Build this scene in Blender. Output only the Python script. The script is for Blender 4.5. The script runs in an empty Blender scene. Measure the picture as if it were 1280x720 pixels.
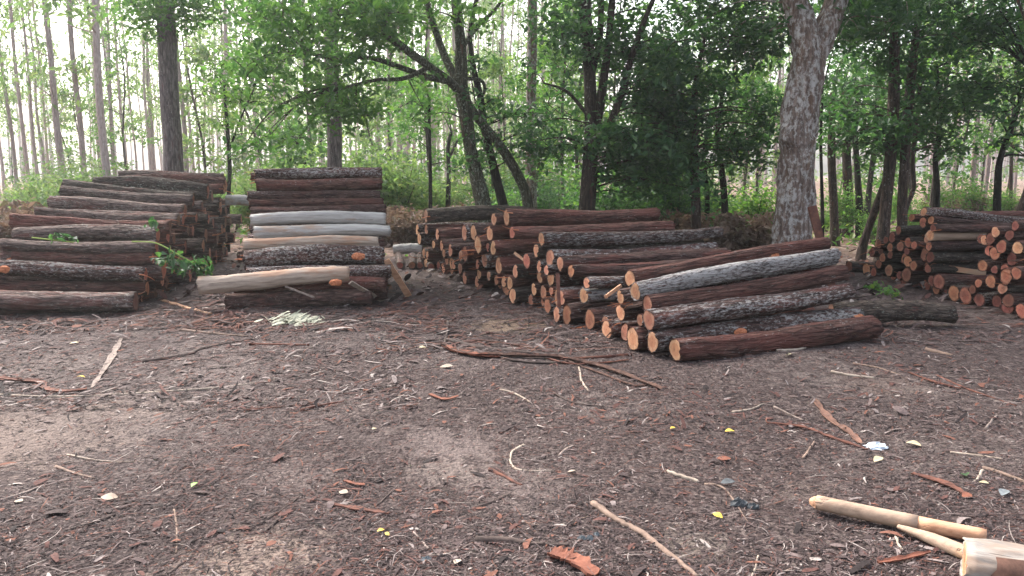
import bpy, math, random
import numpy as np
from mathutils import Vector, Quaternion, Matrix

random.seed(7); RNG = np.random.default_rng(7)
SC = bpy.context.scene
COL = SC.collection
R = math.radians

# ------------------------------------------------------------------ camera
FPX = 985.0; CAMH = 1.55; PITCH = math.atan((360 - 215) / FPX)
CA, SA = math.cos(PITCH), math.sin(PITCH)
cam = bpy.data.cameras.new('camera'); cam.sensor_width = 36; cam.lens = 36 * FPX / 1280
cam.clip_start = 0.05; cam.clip_end = 3000
camo = bpy.data.objects.new('camera', cam); COL.objects.link(camo)
camo.location = (0, 0, CAMH); camo.rotation_euler = (math.pi / 2 - PITCH, 0, 0)
SC.camera = camo

def ray(px, py):
    dx = (px - 640) / FPX; dy = (360 - py) / FPX
    return Vector((dx, CA + SA * dy, -SA + CA * dy))
def at(px, py, Y):
    d = ray(px, py); t = Y / d.y
    return Vector((d.x * t, Y, CAMH + d.z * t))
def hground(x, y):
    return 0.012 * math.sin(1.3 * x + 0.7 * y) + 0.010 * math.sin(2.9 * x - 1.9 * y + 1) + 0.006 * math.sin(5.3 * x + 4.1 * y)
def ground(px, py):
    d = ray(px, py); t = -CAMH / d.z
    x, y = d.x * t, d.y * t
    return Vector((x, y, hground(x, y)))
def px_of(p):
    x, y, z = p[0], p[1], p[2] - CAMH
    f = y * CA - z * SA; u = y * SA + z * CA
    return 640 + FPX * x / f, 360 - FPX * u / f

# ------------------------------------------------------------------ object helpers
def tag(o, label=None, cat=None, group=None, kind=None):
    if label: o['label'] = label
    if cat: o['category'] = cat
    if group: o['group'] = group
    if kind: o['kind'] = kind
    return o
def link(name, me, parent=None):
    o = bpy.data.objects.new(name, me); COL.objects.link(o)
    if parent is not None: o.parent = parent
    return o
def empty(name, loc=(0, 0, 0)):
    o = bpy.data.objects.new(name, None); COL.objects.link(o); o.location = loc
    o.empty_display_size = 0.1
    return o
def copy_tree(o, parent=None):
    c = o.copy(); COL.objects.link(c)
    if parent is not None: c.parent = parent
    for ch in list(o.children): copy_tree(ch, c)
    return c
def npmesh(name, V, loops, sizes, mats, midx=None, smooth=False, rnd=None):
    """mesh from arrays: vertices, flat loop vertex ids, face sizes"""
    me = bpy.data.meshes.new(name)
    V = np.asarray(V, np.float32); loops = np.asarray(loops, np.int32); sizes = np.asarray(sizes, np.int32)
    me.vertices.add(len(V)); me.vertices.foreach_set('co', V.ravel())
    me.loops.add(len(loops)); me.loops.foreach_set('vertex_index', loops)
    me.polygons.add(len(sizes))
    starts = np.concatenate([[0], np.cumsum(sizes)[:-1]]).astype(np.int32)
    me.polygons.foreach_set('loop_start', starts); me.polygons.foreach_set('loop_total', sizes)
    if not isinstance(mats, (list, tuple)): mats = [mats]
    for m in mats: me.materials.append(m)
    if midx is not None: me.polygons.foreach_set('material_index', np.asarray(midx, np.int32))
    me.polygons.foreach_set('use_smooth', np.full(len(sizes), smooth, bool))
    if rnd is not None:
        a = me.attributes.new('rnd', 'FLOAT', 'FACE'); a.data.foreach_set('value', np.asarray(rnd, np.float32))
    me.update(calc_edges=True); me.validate()
    return me

class MB:
    """collects tubes and sheets for one mesh"""
    def __init__(s): s.V = []; s.F = []; s.M = []
    def tube(s, pts, rad, seg=10, wob=0.0, cap=True, flat=1.0, mi=0, sd=0):
        rs = random.Random(sd or 1)
        pts = [Vector(p) for p in pts]; n = len(pts); b = len(s.V)
        up = Vector((0, 0, 1)); prev = None
        ph = [rs.uniform(0, 6.28) for _ in range(4)]
        for i, p in enumerate(pts):
            t = (pts[min(i + 1, n - 1)] - pts[max(i - 1, 0)]).normalized()
            if prev is None:
                ref = up if abs(t.z) < 0.9 else Vector((1, 0, 0))
                u = t.cross(ref).normalized()
            else:
                u = (prev - t * prev.dot(t)).normalized()
            prev = u; v = t.cross(u)
            for k in range(seg):
                a = 6.28318 * k / seg
                w = 1 + wob * (0.5 * math.sin(2 * a + ph[0] + i * 0.23) + 0.35 * math.sin(3 * a + ph[1] - i * 0.31) + 0.3 * math.sin(5 * a + ph[2] + i * 0.6) + rs.uniform(-.25, .25))
                s.V.append(p + (u * math.cos(a) + v * math.sin(a) * flat) * (rad[i] * w))
        for i in range(n - 1):
            for k in range(seg):
                k2 = (k + 1) % seg
                s.F.append((b + i * seg + k, b + i * seg + k2, b + (i + 1) * seg + k2, b + (i + 1) * seg + k)); s.M.append(mi)
        if cap:
            s.F.append(tuple(b + k for k in range(seg))[::-1]); s.M.append(mi)
            s.F.append(tuple(b + (n - 1) * seg + k for k in range(seg))); s.M.append(mi)
    def mesh(s, name, mats, smooth=True):
        L = [i for f in s.F for i in f]
        me = npmesh(name, [tuple(v) for v in s.V], L, [len(f) for f in s.F], mats, s.M, smooth)
        return me

def spline(pts, rad, n=6):
    """Catmull-Rom resample of points and radii"""
    P = [Vector(p) for p in pts]; out = []; ro = []
    for i in range(len(P) - 1):
        p0 = P[max(i - 1, 0)]; p1 = P[i]; p2 = P[i + 1]; p3 = P[min(i + 2, len(P) - 1)]
        for k in range(n):
            t = k / n
            out.append(0.5 * ((2 * p1) + (p2 - p0) * t + (2 * p0 - 5 * p1 + 4 * p2 - p3) * t * t + (3 * p1 - p0 - 3 * p2 + p3) * t ** 3))
            ro.append(rad[i] * (1 - t) + rad[i + 1] * t)
    out.append(P[-1]); ro.append(rad[-1])
    return out, ro

# ------------------------------------------------------------------ materials
def newmat(name):
    m = bpy.data.materials.new(name); m.use_nodes = True
    nt = m.node_tree; nt.nodes.clear()
    return m, nt
class N:
    def __init__(s, nt): s.nt = nt
    def n(s, t, **kw):
        x = s.nt.nodes.new(t)
        for k, v in kw.items():
            if k.startswith('_'): setattr(x, k[1:], v)
            else:
                x.inputs[k.replace('_', ' ')].default_value = v
        return x
    def l(s, a, b): s.nt.links.new(a, b)
    def out(s, sh):
        o = s.nt.nodes.new('ShaderNodeOutputMaterial'); s.l(sh, o.inputs['Surface'])
    def ramp(s, fac, stops, interp='LINEAR'):
        r = s.nt.nodes.new('ShaderNodeValToRGB'); cr = r.color_ramp; cr.interpolation = interp
        while len(cr.elements) < len(stops): cr.elements.new(0.5)
        for e, (p, c) in zip(cr.elements, stops):
            e.position = p; e.color = (c, c, c, 1) if isinstance(c, (int, float)) else (*c, 1)
        if fac is not None: s.l(fac, r.inputs[0])
        return r.outputs[0]
    def mix(s, fac, a, b, mode='MIX'):
        m = s.nt.nodes.new('ShaderNodeMix'); m.data_type = 'RGBA'; m.blend_type = mode
        for sock, v in ((m.inputs[0], fac), (m.inputs[6], a), (m.inputs[7], b)):
            if hasattr(v, 'is_output'): s.l(v, sock)
            elif isinstance(v, (int, float)): sock.default_value = v
            else: sock.default_value = (*v, 1)
        return m.outputs[2]
    def math(s, op, a, b=None, c=None):
        m = s.nt.nodes.new('ShaderNodeMath'); m.operation = op
        for i, v in enumerate((a, b, c)):
            if v is None: continue
            if hasattr(v, 'is_output'): s.l(v, m.inputs[i])
            else: m.inputs[i].default_value = v
        return m.outputs[0]
    def coords(s, scale=(1, 1, 1), src='Object', off=None):
        tc = s.nt.nodes.new('ShaderNodeTexCoord'); mp = s.nt.nodes.new('ShaderNodeMapping')
        mp.inputs['Scale'].default_value = scale
        if off is not None: mp.inputs['Location'].default_value = off
        s.l(tc.outputs[src], mp.inputs['Vector']); return mp.outputs[0]
    def noise(s, vec, scale, detail=4, rough=0.6, w=None, dist=0.0):
        t = s.nt.nodes.new('ShaderNodeTexNoise')
        t.inputs['Scale'].default_value = scale; t.inputs['Detail'].default_value = detail; t.inputs['Roughness'].default_value = rough
        t.inputs['Distortion'].default_value = dist
        if w is not None:
            t.noise_dimensions = '4D'; s.l(w, t.inputs['W'])
        s.l(vec, t.inputs['Vector']); return t.outputs['Fac']
    def vor(s, vec, scale, feature='F1', out='Distance', rnd=1.0):
        t = s.nt.nodes.new('ShaderNodeTexVoronoi'); t.feature = feature
        t.inputs['Scale'].default_value = scale; t.inputs['Randomness'].default_value = rnd
        s.l(vec, t.inputs['Vector']); return t.outputs[out]
    def bump(s, h, dist=0.01, strength=1.0, nrm=None):
        b = s.nt.nodes.new('ShaderNodeBump'); b.inputs['Distance'].default_value = dist; b.inputs['Strength'].default_value = strength
        s.l(h, b.inputs['Height'])
        if nrm is not None: s.l(nrm, b.inputs['Normal'])
        return b.outputs[0]
    def pbr(s, col, rough=0.9, nrm=None, spec=0.3):
        p = s.nt.nodes.new('ShaderNodeBsdfPrincipled')
        if hasattr(col, 'is_output'): s.l(col, p.inputs['Base Color'])
        else: p.inputs['Base Color'].default_value = (*col, 1)
        if hasattr(rough, 'is_output'): s.l(rough, p.inputs['Roughness'])
        else: p.inputs['Roughness'].default_value = rough
        p.inputs['Specular IOR Level'].default_value = spec
        if nrm is not None: s.l(nrm, p.inputs['Normal'])
        return p.outputs[0]
    def orand(s, k=1.0):
        o = s.nt.nodes.new('ShaderNodeObjectInfo'); return s.math('MULTIPLY', o.outputs['Random'], k)

def bark_mat(name, dark, mid, light, lichen=0.3, red=0.25, lichcol=(.50, .50, .47), redcol=(.135, .050, .040), axis='X', fine=1.0, spot=1.0, lop=.62):
    m, nt = newmat(name); g = N(nt)
    sx = (5.0, 30, 30) if axis == 'X' else (30, 30, 4.5)
    sl = (24, 52, 52) if axis == 'X' else (40, 40, 26)
    sr = (1.3, 7, 7) if axis == 'X' else (7, 7, 1.3)
    sx = tuple(v * fine for v in sx)
    w = g.orand(60)
    f = g.noise(g.coords(sx), 1.0, 8, 0.74, w)
    plate = g.vor(g.coords(tuple(v * 0.85 for v in sx)), 1.0, 'DISTANCE_TO_EDGE')
    pl = g.ramp(plate, [(0.0, 0.0), (0.16, 1.0)])
    h = g.math('MULTIPLY_ADD', pl, 0.35, f)
    big = g.noise(g.coords(sr), 1.0, 3, 0.6, w)
    c = g.ramp(f, [(.34, dark), (.52, mid), (.72, light)])
    c = g.mix(g.math('MULTIPLY', g.ramp(pl, [(0, 1.0), (1, 0.0)]), 0.6), c, dark)
    rm = g.ramp(g.noise(g.coords(tuple(v * 1.2 for v in sr), off=(3, 1, 5)), 1.0, 5, .65, w), [(.62 - .28 * red, 0.0), (.70 - .20 * red, 1.0)])
    c = g.mix(g.math('MULTIPLY', rm, 0.75), c, g.mix(f, tuple(v * .45 for v in redcol), tuple(v * 1.5 for v in redcol)))
    # lichen flecks: small stretched spots gathered in patches
    sp = g.noise(g.coords(tuple(v * spot for v in sl), off=(9, 2, 4)), 1.0, 6, .72, w)
    patch = g.noise(g.coords(tuple(v * .8 for v in sr), off=(1, 8, 3)), 1.0, 3, .6, w)
    thr = g.math('SUBTRACT', sp, g.math('MULTIPLY_ADD', patch, -0.32, 0.80 - 0.26 * lichen))
    lm = g.ramp(thr, [(.0, 0.0), (.10, 1.0)])
    c = g.mix(g.math('MULTIPLY', lm, lop), c, g.mix(f, tuple(v * .6 for v in lichcol), tuple(v * 1.15 for v in lichcol)))
    var = g.nt.nodes.new('ShaderNodeHueSaturation')
    g.l(c, var.inputs['Color']); g.l(g.math('MULTIPLY_ADD', g.orand(), 0.6, 0.7), var.inputs['Value'])
    g.out(g.pbr(var.outputs[0], 0.92, g.bump(h, 0.026, 1.0), 0.2))
    return m

M = {}
M['bark_dark'] = bark_mat('bark_dark', (.015, .0085, .0075), (.090, .051, .043), (.23, .148, .130), .18, .40)
M['bark_red'] = bark_mat('bark_red', (.018, .009, .0075), (.112, .055, .044), (.265, .150, .120), .12, .55)
M['bark_lichen'] = bark_mat('bark_lichen', (.011, .007, .0065), (.092, .053, .045), (.235, .152, .134), .52, .30, lichcol=(.46, .44, .42), lop=.72)
M['bark_white'] = bark_mat('bark_white', (.022, .017, .017), (.13, .10, .095), (.30, .25, .24), .84, .35, lichcol=(.46, .44, .425), lop=.72)
M['bark_grey'] = bark_mat('bark_grey', (.022, .015, .013), (.140, .098, .085), (.34, .27, .24), .26, .30, lichcol=(.42, .42, .38))
M['bark_mossy'] = bark_mat('bark_mossy', (.013, .010, .009), (.068, .051, .042), (.17, .135, .11), .20, .12, lichcol=(.38, .42, .36))
# standing trunks
M['trunk_grey'] = bark_mat('trunk_grey', (.04, .032, .031), (.18, .142, .138), (.36, .305, .30), .18, .05, axis='Z')
M['trunk_brown'] = bark_mat('trunk_brown', (.016, .012, .010), (.075, .052, .042), (.16, .12, .10), .18, .1, axis='Z')
M['trunk_dark'] = bark_mat('trunk_dark', (.008, .007, .006), (.030, .024, .020), (.07, .06, .052), .12, .0, axis='Z')
M['trunk_pale'] = bark_mat('trunk_pale', (.05, .034, .028), (.18, .13, .11), (.36, .30, .27), .60, .40, lop=.75, lichcol=(.48, .46, .44), redcol=(.12, .07, .045), axis='Z', fine=.7, spot=.45)
M['trunk_far_glare'] = bark_mat('trunk_far_glare', (.22, .165, .155), (.40, .31, .295), (.54, .45, .43), .2, .2, axis='Z', redcol=(.30, .17, .13))  # bark colour lightened to carry the background glare on distant trunks
M['trunk_mossy'] = bark_mat('trunk_mossy', (.018, .016, .011), (.065, .060, .040), (.17, .16, .12), .4, .0, lichcol=(.34, .38, .30), axis='Z')

def peeled_mat(name, a, b, c2, scar=.3):
    m, nt = newmat(name); g = N(nt); w = g.orand(40)
    f = g.noise(g.coords((2.2, 26, 26)), 1.0, 8, .7, w)
    c = g.ramp(f, [(.34, b), (.54, a), (.75, tuple(min(1, v * 1.15) for v in a))])
    s = g.noise(g.coords((1.2, 6, 6), off=(4, 4, 1)), 1.0, 5, .6, w)
    c = g.mix(g.ramp(s, [(.66 - .3 * scar, 0.0), (.72 - .25 * scar, .8)]), c, c2)
    cr = g.noise(g.coords((.7, 20, 20), off=(2, 7, 7)), 1.0, 3, .6, w)
    crack = g.ramp(cr, [(.62, 0.0), (.68, 1.0), (.70, 0.0)])
    c = g.mix(g.math('MULTIPLY', crack, .6), c, (.10, .06, .045))
    g.out(g.pbr(c, .75, g.bump(g.math('SUBTRACT', f, crack), .004, .8), .3))
    return m
M['peeled_grey'] = peeled_mat('peeled_grey', (.35, .33, .31), (.21, .19, .175), (.27, .18, .13), .30)
M['peeled_tan'] = peeled_mat('peeled_tan', (.36, .255, .185), (.21, .145, .105), (.40, .24, .145), .45)
M['peeled_cream'] = peeled_mat('peeled_cream', (.37, .29, .23), (.22, .16, .125), (.34, .19, .12), .5)
M['peeled_weather'] = peeled_mat('peeled_weather', (.29, .262, .235), (.165, .145, .13), (.24, .165, .12), .3)
M['split_orange'] = peeled_mat('split_orange', (.50, .285, .175), (.34, .165, .09), (.46, .33, .23), .3)

def end_mat(name, sap, heart, dull):
    m, nt = newmat(name); g = N(nt); w = g.orand(30)
    tc = g.nt.nodes.new('ShaderNodeTexCoord'); sp = g.nt.nodes.new('ShaderNodeSeparateXYZ'); g.l(tc.outputs['Object'], sp.inputs[0])
    wob = g.noise(tc.outputs['Object'], 14, 4, .6, w)
    y = g.math('MULTIPLY_ADD', g.math('SUBTRACT', wob, .5), .05, sp.outputs['Y'])
    z = g.math('MULTIPLY_ADD', g.math('SUBTRACT', wob, .5), -.04, sp.outputs['Z'])
    rr = g.math('SQRT', g.math('ADD', g.math('MULTIPLY', y, y), g.math('MULTIPLY', z, z)))
    ring = g.math('SINE', g.math('MULTIPLY', rr, 620.0))
    c = g.ramp(g.math('MULTIPLY', rr, 10.0), [(0, tuple(v * .55 for v in heart)), (.12, heart), (.48, heart), (.62, sap), (.86, sap), (.97, tuple(v * .45 for v in heart))])
    c = g.mix(g.math('MULTIPLY_ADD', ring, .14, .15), c, tuple(v * .5 for v in heart))
    big = g.noise(tc.outputs['Object'], 22, 4, .65, w)
    c = g.mix(g.ramp(g.math('MULTIPLY_ADD', g.orand(), .14, big), [(.48, 0.0), (.78, .8)]), c, dull)
    ang = g.math('ARCTAN2', z, y)
    cv = g.nt.nodes.new('ShaderNodeCombineXYZ'); g.l(g.math('MULTIPLY', ang, 3.0), cv.inputs[0]); g.l(g.math('MULTIPLY', rr, 4.0), cv.inputs[1]); g.l(w, cv.inputs[2])
    rad = g.noise(cv.outputs[0], 2.6, 3, .6)
    c = g.mix(g.ramp(rad, [(.64, 0.0), (.70, .75)]), c, (.10, .045, .025))
    var = g.nt.nodes.new('ShaderNodeHueSaturation'); g.l(c, var.inputs['Color'])
    g.l(g.math('MULTIPLY_ADD', g.orand(), .62, .52), var.inputs['Value'])
    g.l(g.math('MULTIPLY_ADD', g.math('FRACT', g.orand(17)), .024, .480), var.inputs['Hue'])
    dirt = g.noise(tc.outputs['Object'], 9, 5, .7, w)
    dmix = g.mix(g.ramp(dirt, [(.50, 0.0), (.66, .6)]), var.outputs[0], (.10, .06, .045))
    saw = g.noise(g.coords((1, 30, 220)), 1.0, 3, .6, w)
    g.out(g.pbr(dmix, .85, g.bump(g.math('ADD', saw, g.math('MULTIPLY', ring, .2)), .002, .5), .2))
    return m
M['end_fresh'] = end_mat('end_fresh', (.66, .385, .225), (.56, .275, .15), (.38, .18, .10))
M['end_brown'] = end_mat('end_brown', (.50, .235, .135), (.42, .165, .095), (.22, .095, .055))
M['end_red'] = end_mat('end_red', (.32, .145, .095), (.25, .095, .062), (.12, .055, .042))
M['end_dull'] = end_mat('end_dull', (.30, .17, .11), (.25, .125, .08), (.15, .08, .055))
m, nt = newmat('fresh_scar'); g = N(nt)
f = g.noise(g.coords((20, 20, 20)), 2, 5, .6)
g.out(g.pbr(g.ramp(f, [(.3, (.20, .06, .03)), (.55, (.48, .17, .08)), (.75, (.58, .30, .17))]), .85, g.bump(f, .01, 1.0)))
M['scar'] = m

def leaf_mat(name, cols, trans=0.45, tcol=None, rough=.5):
    m, nt = newmat(name); g = N(nt)
    a = g.nt.nodes.new('ShaderNodeAttribute'); a.attribute_name = 'rnd'
    c = g.ramp(a.outputs['Fac'], [(i / (len(cols) - 1), q) for i, q in enumerate(cols)])
    d = g.pbr(c, rough, None, .35)
    t = g.nt.nodes.new('ShaderNodeBsdfTranslucent')
    g.l(g.mix(1.0, c, tcol or (1.9, 2.1, 1.0), 'MULTIPLY'), t.inputs['Color'])
    x = g.nt.nodes.new('ShaderNodeMixShader'); x.inputs[0].default_value = trans
    g.l(d, x.inputs[1]); g.l(t.outputs[0], x.inputs[2]); g.out(x.outputs[0])
    return m
M['leaf_dark'] = leaf_mat('leaf_dark', [(.020, .050, .028), (.032, .078, .038), (.046, .10, .042), (.065, .13, .048)], .42)
M['leaf_mid'] = leaf_mat('leaf_mid', [(.035, .085, .035), (.055, .12, .042), (.075, .15, .05), (.11, .18, .05)], .5)
M['leaf_bright'] = leaf_mat('leaf_bright', [(.045, .105, .034), (.07, .145, .042), (.10, .18, .05), (.145, .19, .06)], .5)
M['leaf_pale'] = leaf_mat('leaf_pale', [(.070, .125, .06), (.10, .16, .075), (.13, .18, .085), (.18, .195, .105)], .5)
M['leaf_dry'] = leaf_mat('leaf_dry', [(.11, .072, .055), (.18, .12, .09), (.27, .195, .15), (.12, .11, .06)], .25, (1.2, 1.1, .9), .8)

def plain(name, a, b, sc=(8, 8, 8), rough=.85, bump=.004, spec=.25):
    m, nt = newmat(name); g = N(nt); w = g.orand(30)
    f = g.noise(g.coords(sc), 1.0, 6, .65, w)
    g.out(g.pbr(g.ramp(f, [(.32, a), (.68, b)]), rough, g.bump(f, bump, .8), spec)); return m
M['stick_grey'] = plain('stick_grey', (.10, .075, .065), (.28, .22, .19), (20, 20, 20))
M['stick_tan'] = plain('stick_tan', (.11, .075, .058), (.26, .18, .14), (20, 20, 20))
M['stick_pale'] = plain('stick_pale', (.22, .17, .13), (.40, .33, .27), (20, 20, 20))
M['stick_red'] = plain('stick_red', (.050, .022, .018), (.165, .066, .044), (14, 14, 14))
M['stick_dark'] = plain('stick_dark', (.03, .022, .02), (.10, .07, .06), (14, 14, 14))
M['bark_strip'] = plain('bark_strip', (.05, .028, .022), (.20, .105, .075), (10, 10, 10))
M['bark_ragged'] = plain('bark_ragged', (.030, .018, .015), (.135, .072, .054), (26, 26, 26), .9, .012)
M['bark_orange'] = plain('bark_orange', (.085, .030, .021), (.235, .090, .056), (14, 14, 14))
M['leaf_yellow'] = plain('leaf_yellow', (.42, .29, .04), (.58, .42, .07), (40, 40, 40), .6)
M['leaf_cream'] = plain('leaf_cream', (.30, .25, .15), (.50, .43, .28), (40, 40, 40), .6)
M['leaf_green'] = plain('leaf_green', (.10, .24, .03), (.22, .40, .06), (40, 40, 40), .5)
M['shaving'] = plain('shaving', (.20, .205, .15), (.34, .345, .26), (30, 30, 30), .6)
M['plastic_white'] = plain('plastic_white', (.42, .47, .53), (.62, .68, .74), (30, 30, 30), .3, .01, .5)
M['plastic_slate'] = plain('plastic_slate', (.035, .038, .042), (.095, .105, .112), (30, 30, 30), .7, .01, .2)
M['stone_grey'] = plain('stone_grey', (.09, .10, .105), (.18, .20, .21), (30, 30, 30), .8, .006, .3)

# ------------------------------------------------------------------ ground
PATCH = ((15, 545, .80, (.235, .178, .152), .75), (130, 520, .65, (.20, .155, .135), .6), (310, 706, .35, (.24, .18, .15), .85), (648, 604, .42, (.165, .128, .118), .7), (560, 555, .36, (.18, .14, .13), .8), (635, 405, .42, (.23, .165, .12), .85), (870, 680, .18, (.18, .145, .125), .8), (560, 592, .26, (.19, .15, .135), .8), (280, 470, .5, (.17, .135, .125), .6), (60, 455, .5, (.19, .15, .135), .6), (360, 600, .3, (.17, .13, .12), .6), (1010, 610, .2, (.15, .115, .10), .5), (1100, 480, .4, (.14, .10, .085), .5))
def ground_mat():
    m, nt = newmat('mulch_ground'); g = N(nt)
    geo = g.nt.nodes.new('ShaderNodeNewGeometry'); pos = geo.outputs['Position']
    def mp(scale, rot=0):
        q = g.nt.nodes.new('ShaderNodeMapping'); q.inputs['Scale'].default_value = scale; q.inputs['Rotation'].default_value = (0, 0, rot)
        g.l(pos, q.inputs['Vector']); return q.outputs[0]
    # distort so chips do not line up
    fine = g.noise(mp((1, 1, 1)), 38, 6, .72)
    ch1 = g.vor(mp((26, 60, 20), .5), 1.0, 'F1', 'Color'); ch2 = g.vor(mp((55, 24, 20), .25), 1.0, 'F1', 'Color')
    d1 = g.vor(mp((26, 60, 20), .5), 1.0); d2 = g.vor(mp((55, 24, 20), .25), 1.0)
    big = g.noise(mp((1, 1, 1)), .55, 5, .6); mid = g.noise(mp((1, 1, 1)), 2.6, 5, .65)
    base = g.ramp(fine, [(.28, (.017, .0125, .012)), (.5, (.052, .038, .039)), (.72, (.118, .090, .090))])
    sel = g.nt.nodes.new('ShaderNodeSeparateColor'); g.l(ch1, sel.inputs[0])
    sel2 = g.nt.nodes.new('ShaderNodeSeparateColor'); g.l(ch2, sel2.inputs[0])
    chip = g.ramp(sel.outputs[0], [(0, (.028, .019, .018)), (.45, (.062, .042, .038)), (.7, (.090, .055, .047)), (.88, (.15, .115, .105)), (1, (.24, .19, .17))])
    chip2 = g.ramp(sel2.outputs[1], [(0, (.020, .015, .015)), (.5, (.062, .046, .044)), (.8, (.13, .10, .092)), (1, (.25, .20, .18))])
    c = g.mix(.55, base, chip); c = g.mix(.40, c, chip2)
    c = g.mix(g.ramp(mid, [(.35, .0), (.7, .55)]), c, g.mix(fine, (.03, .021, .02), (.085, .062, .058)))
    # grey dusty and sandy patches
    dust = g.math('MULTIPLY', g.ramp(big, [(.50, 0.0), (.62, 1.0)]), g.ramp(g.noise(mp((1, 1, 1)), 7, 6, .7), [(.42, 0.0), (.62, .75)]))
    c = g.mix(dust, c, g.mix(fine, (.13, .10, .092), (.26, .215, .195)))
    for (px, py, rr, col, k) in PATCH:
        p = ground(px, py)
        vd = g.nt.nodes.new('ShaderNodeVectorMath'); vd.operation = 'DISTANCE'; g.l(pos, vd.inputs[0]); vd.inputs[1].default_value = p
        e = g.math('ADD', g.math('DIVIDE', vd.outputs['Value'], rr), g.math('MULTIPLY', g.math('SUBTRACT', g.noise(mp((1, 1, 1)), 8, 7, .78), .5), 3.4))
        mk = g.ramp(e, [(.45, k), (1.0, 0.0)])
        c = g.mix(mk, c, g.mix(fine, tuple(v * .6 for v in col), tuple(min(1, v * 1.3) for v in col)))
    # drier and greyer to the left
    sx0 = g.nt.nodes.new('ShaderNodeSeparateXYZ'); g.l(pos, sx0.inputs[0])
    lf0 = g.ramp(g.math('ADD', g.math('MULTIPLY', sx0.outputs['X'], -.09), g.math('MULTIPLY_ADD', big, .9, .02)), [(.42, 0.0), (.85, .40)])
    c = g.mix(g.math('MULTIPLY', lf0, g.ramp(mid, [(.35, .35), (.6, 1.0)])), c, g.mix(fine, (.070, .054, .054), (.20, .163, .160)))
    # forest floor of dry leaves farther out
    sy = g.nt.nodes.new('ShaderNodeSeparateXYZ'); g.l(pos, sy.inputs[0])
    far = g.ramp(g.math('ADD', g.math('DIVIDE', sy.outputs['Y'], 40.0), g.math('MULTIPLY', g.math('SUBTRACT', big, .5), .3)), [(.33, 0.0), (.42, 1.0)])
    lf = g.vor(mp((9, 9, 9)), 1.0, 'F1', 'Color'); s3 = g.nt.nodes.new('ShaderNodeSeparateColor'); g.l(lf, s3.inputs[0])
    fl = g.ramp(s3.outputs[0], [(0, (.07, .045, .034)), (.4, (.17, .105, .078)), (.8, (.30, .20, .155)), (1, (.38, .29, .23))])
    c = g.mix(far, c, fl)
    h = g.math('ADD', g.math('MULTIPLY', fine, .8), g.math('ADD', g.math('MULTIPLY', d1, -.5), g.math('MULTIPLY', d2, -.4)))
    h = g.math('MULTIPLY_ADD', mid, 1.0, h)
    g.out(g.pbr(c, .95, g.bump(h, .03, 1.0), .15))
    return m
def axis_vals(a0, a1, step, lo, hi):
    v = list(np.arange(a0, a1 + step / 2, step)); s = step; x = a1
    while x < hi: s *= 1.22; x += s; v.append(min(x, hi))
    s = step; x = a0
    while x > lo: s *= 1.22; x -= s; v.insert(0, max(x, lo))
    return np.array(v)
xs = axis_vals(-8, 8, .07, -280, 280); ys = axis_vals(1.5, 12, .07, -25, 280)
X, Y = np.meshgrid(xs, ys)
near = np.exp(-((np.hypot(X, Y - 5) / 14) ** 2))
Z = 0.012 * np.sin(1.3 * X + 0.7 * Y) + 0.010 * np.sin(2.9 * X - 1.9 * Y + 1) + 0.006 * np.sin(5.3 * X + 4.1 * Y)
Z = Z * np.clip(1.2 - np.hypot(X, Y) / 60, 0, 1) + RNG.normal(0, .0035, X.shape) * near
nx, ny = len(xs), len(ys)
idx = np.arange(nx * ny).reshape(ny, nx)
q = np.stack([idx[:-1, :-1], idx[:-1, 1:], idx[1:, 1:], idx[1:, :-1]], -1).reshape(-1, 4)
gme = npmesh('ground', np.stack([X, Y, Z], -1).reshape(-1, 3), q.ravel(), np.full(len(q), 4), ground_mat(), None, True)
tag(link('ground', gme), kind='structure')

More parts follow.
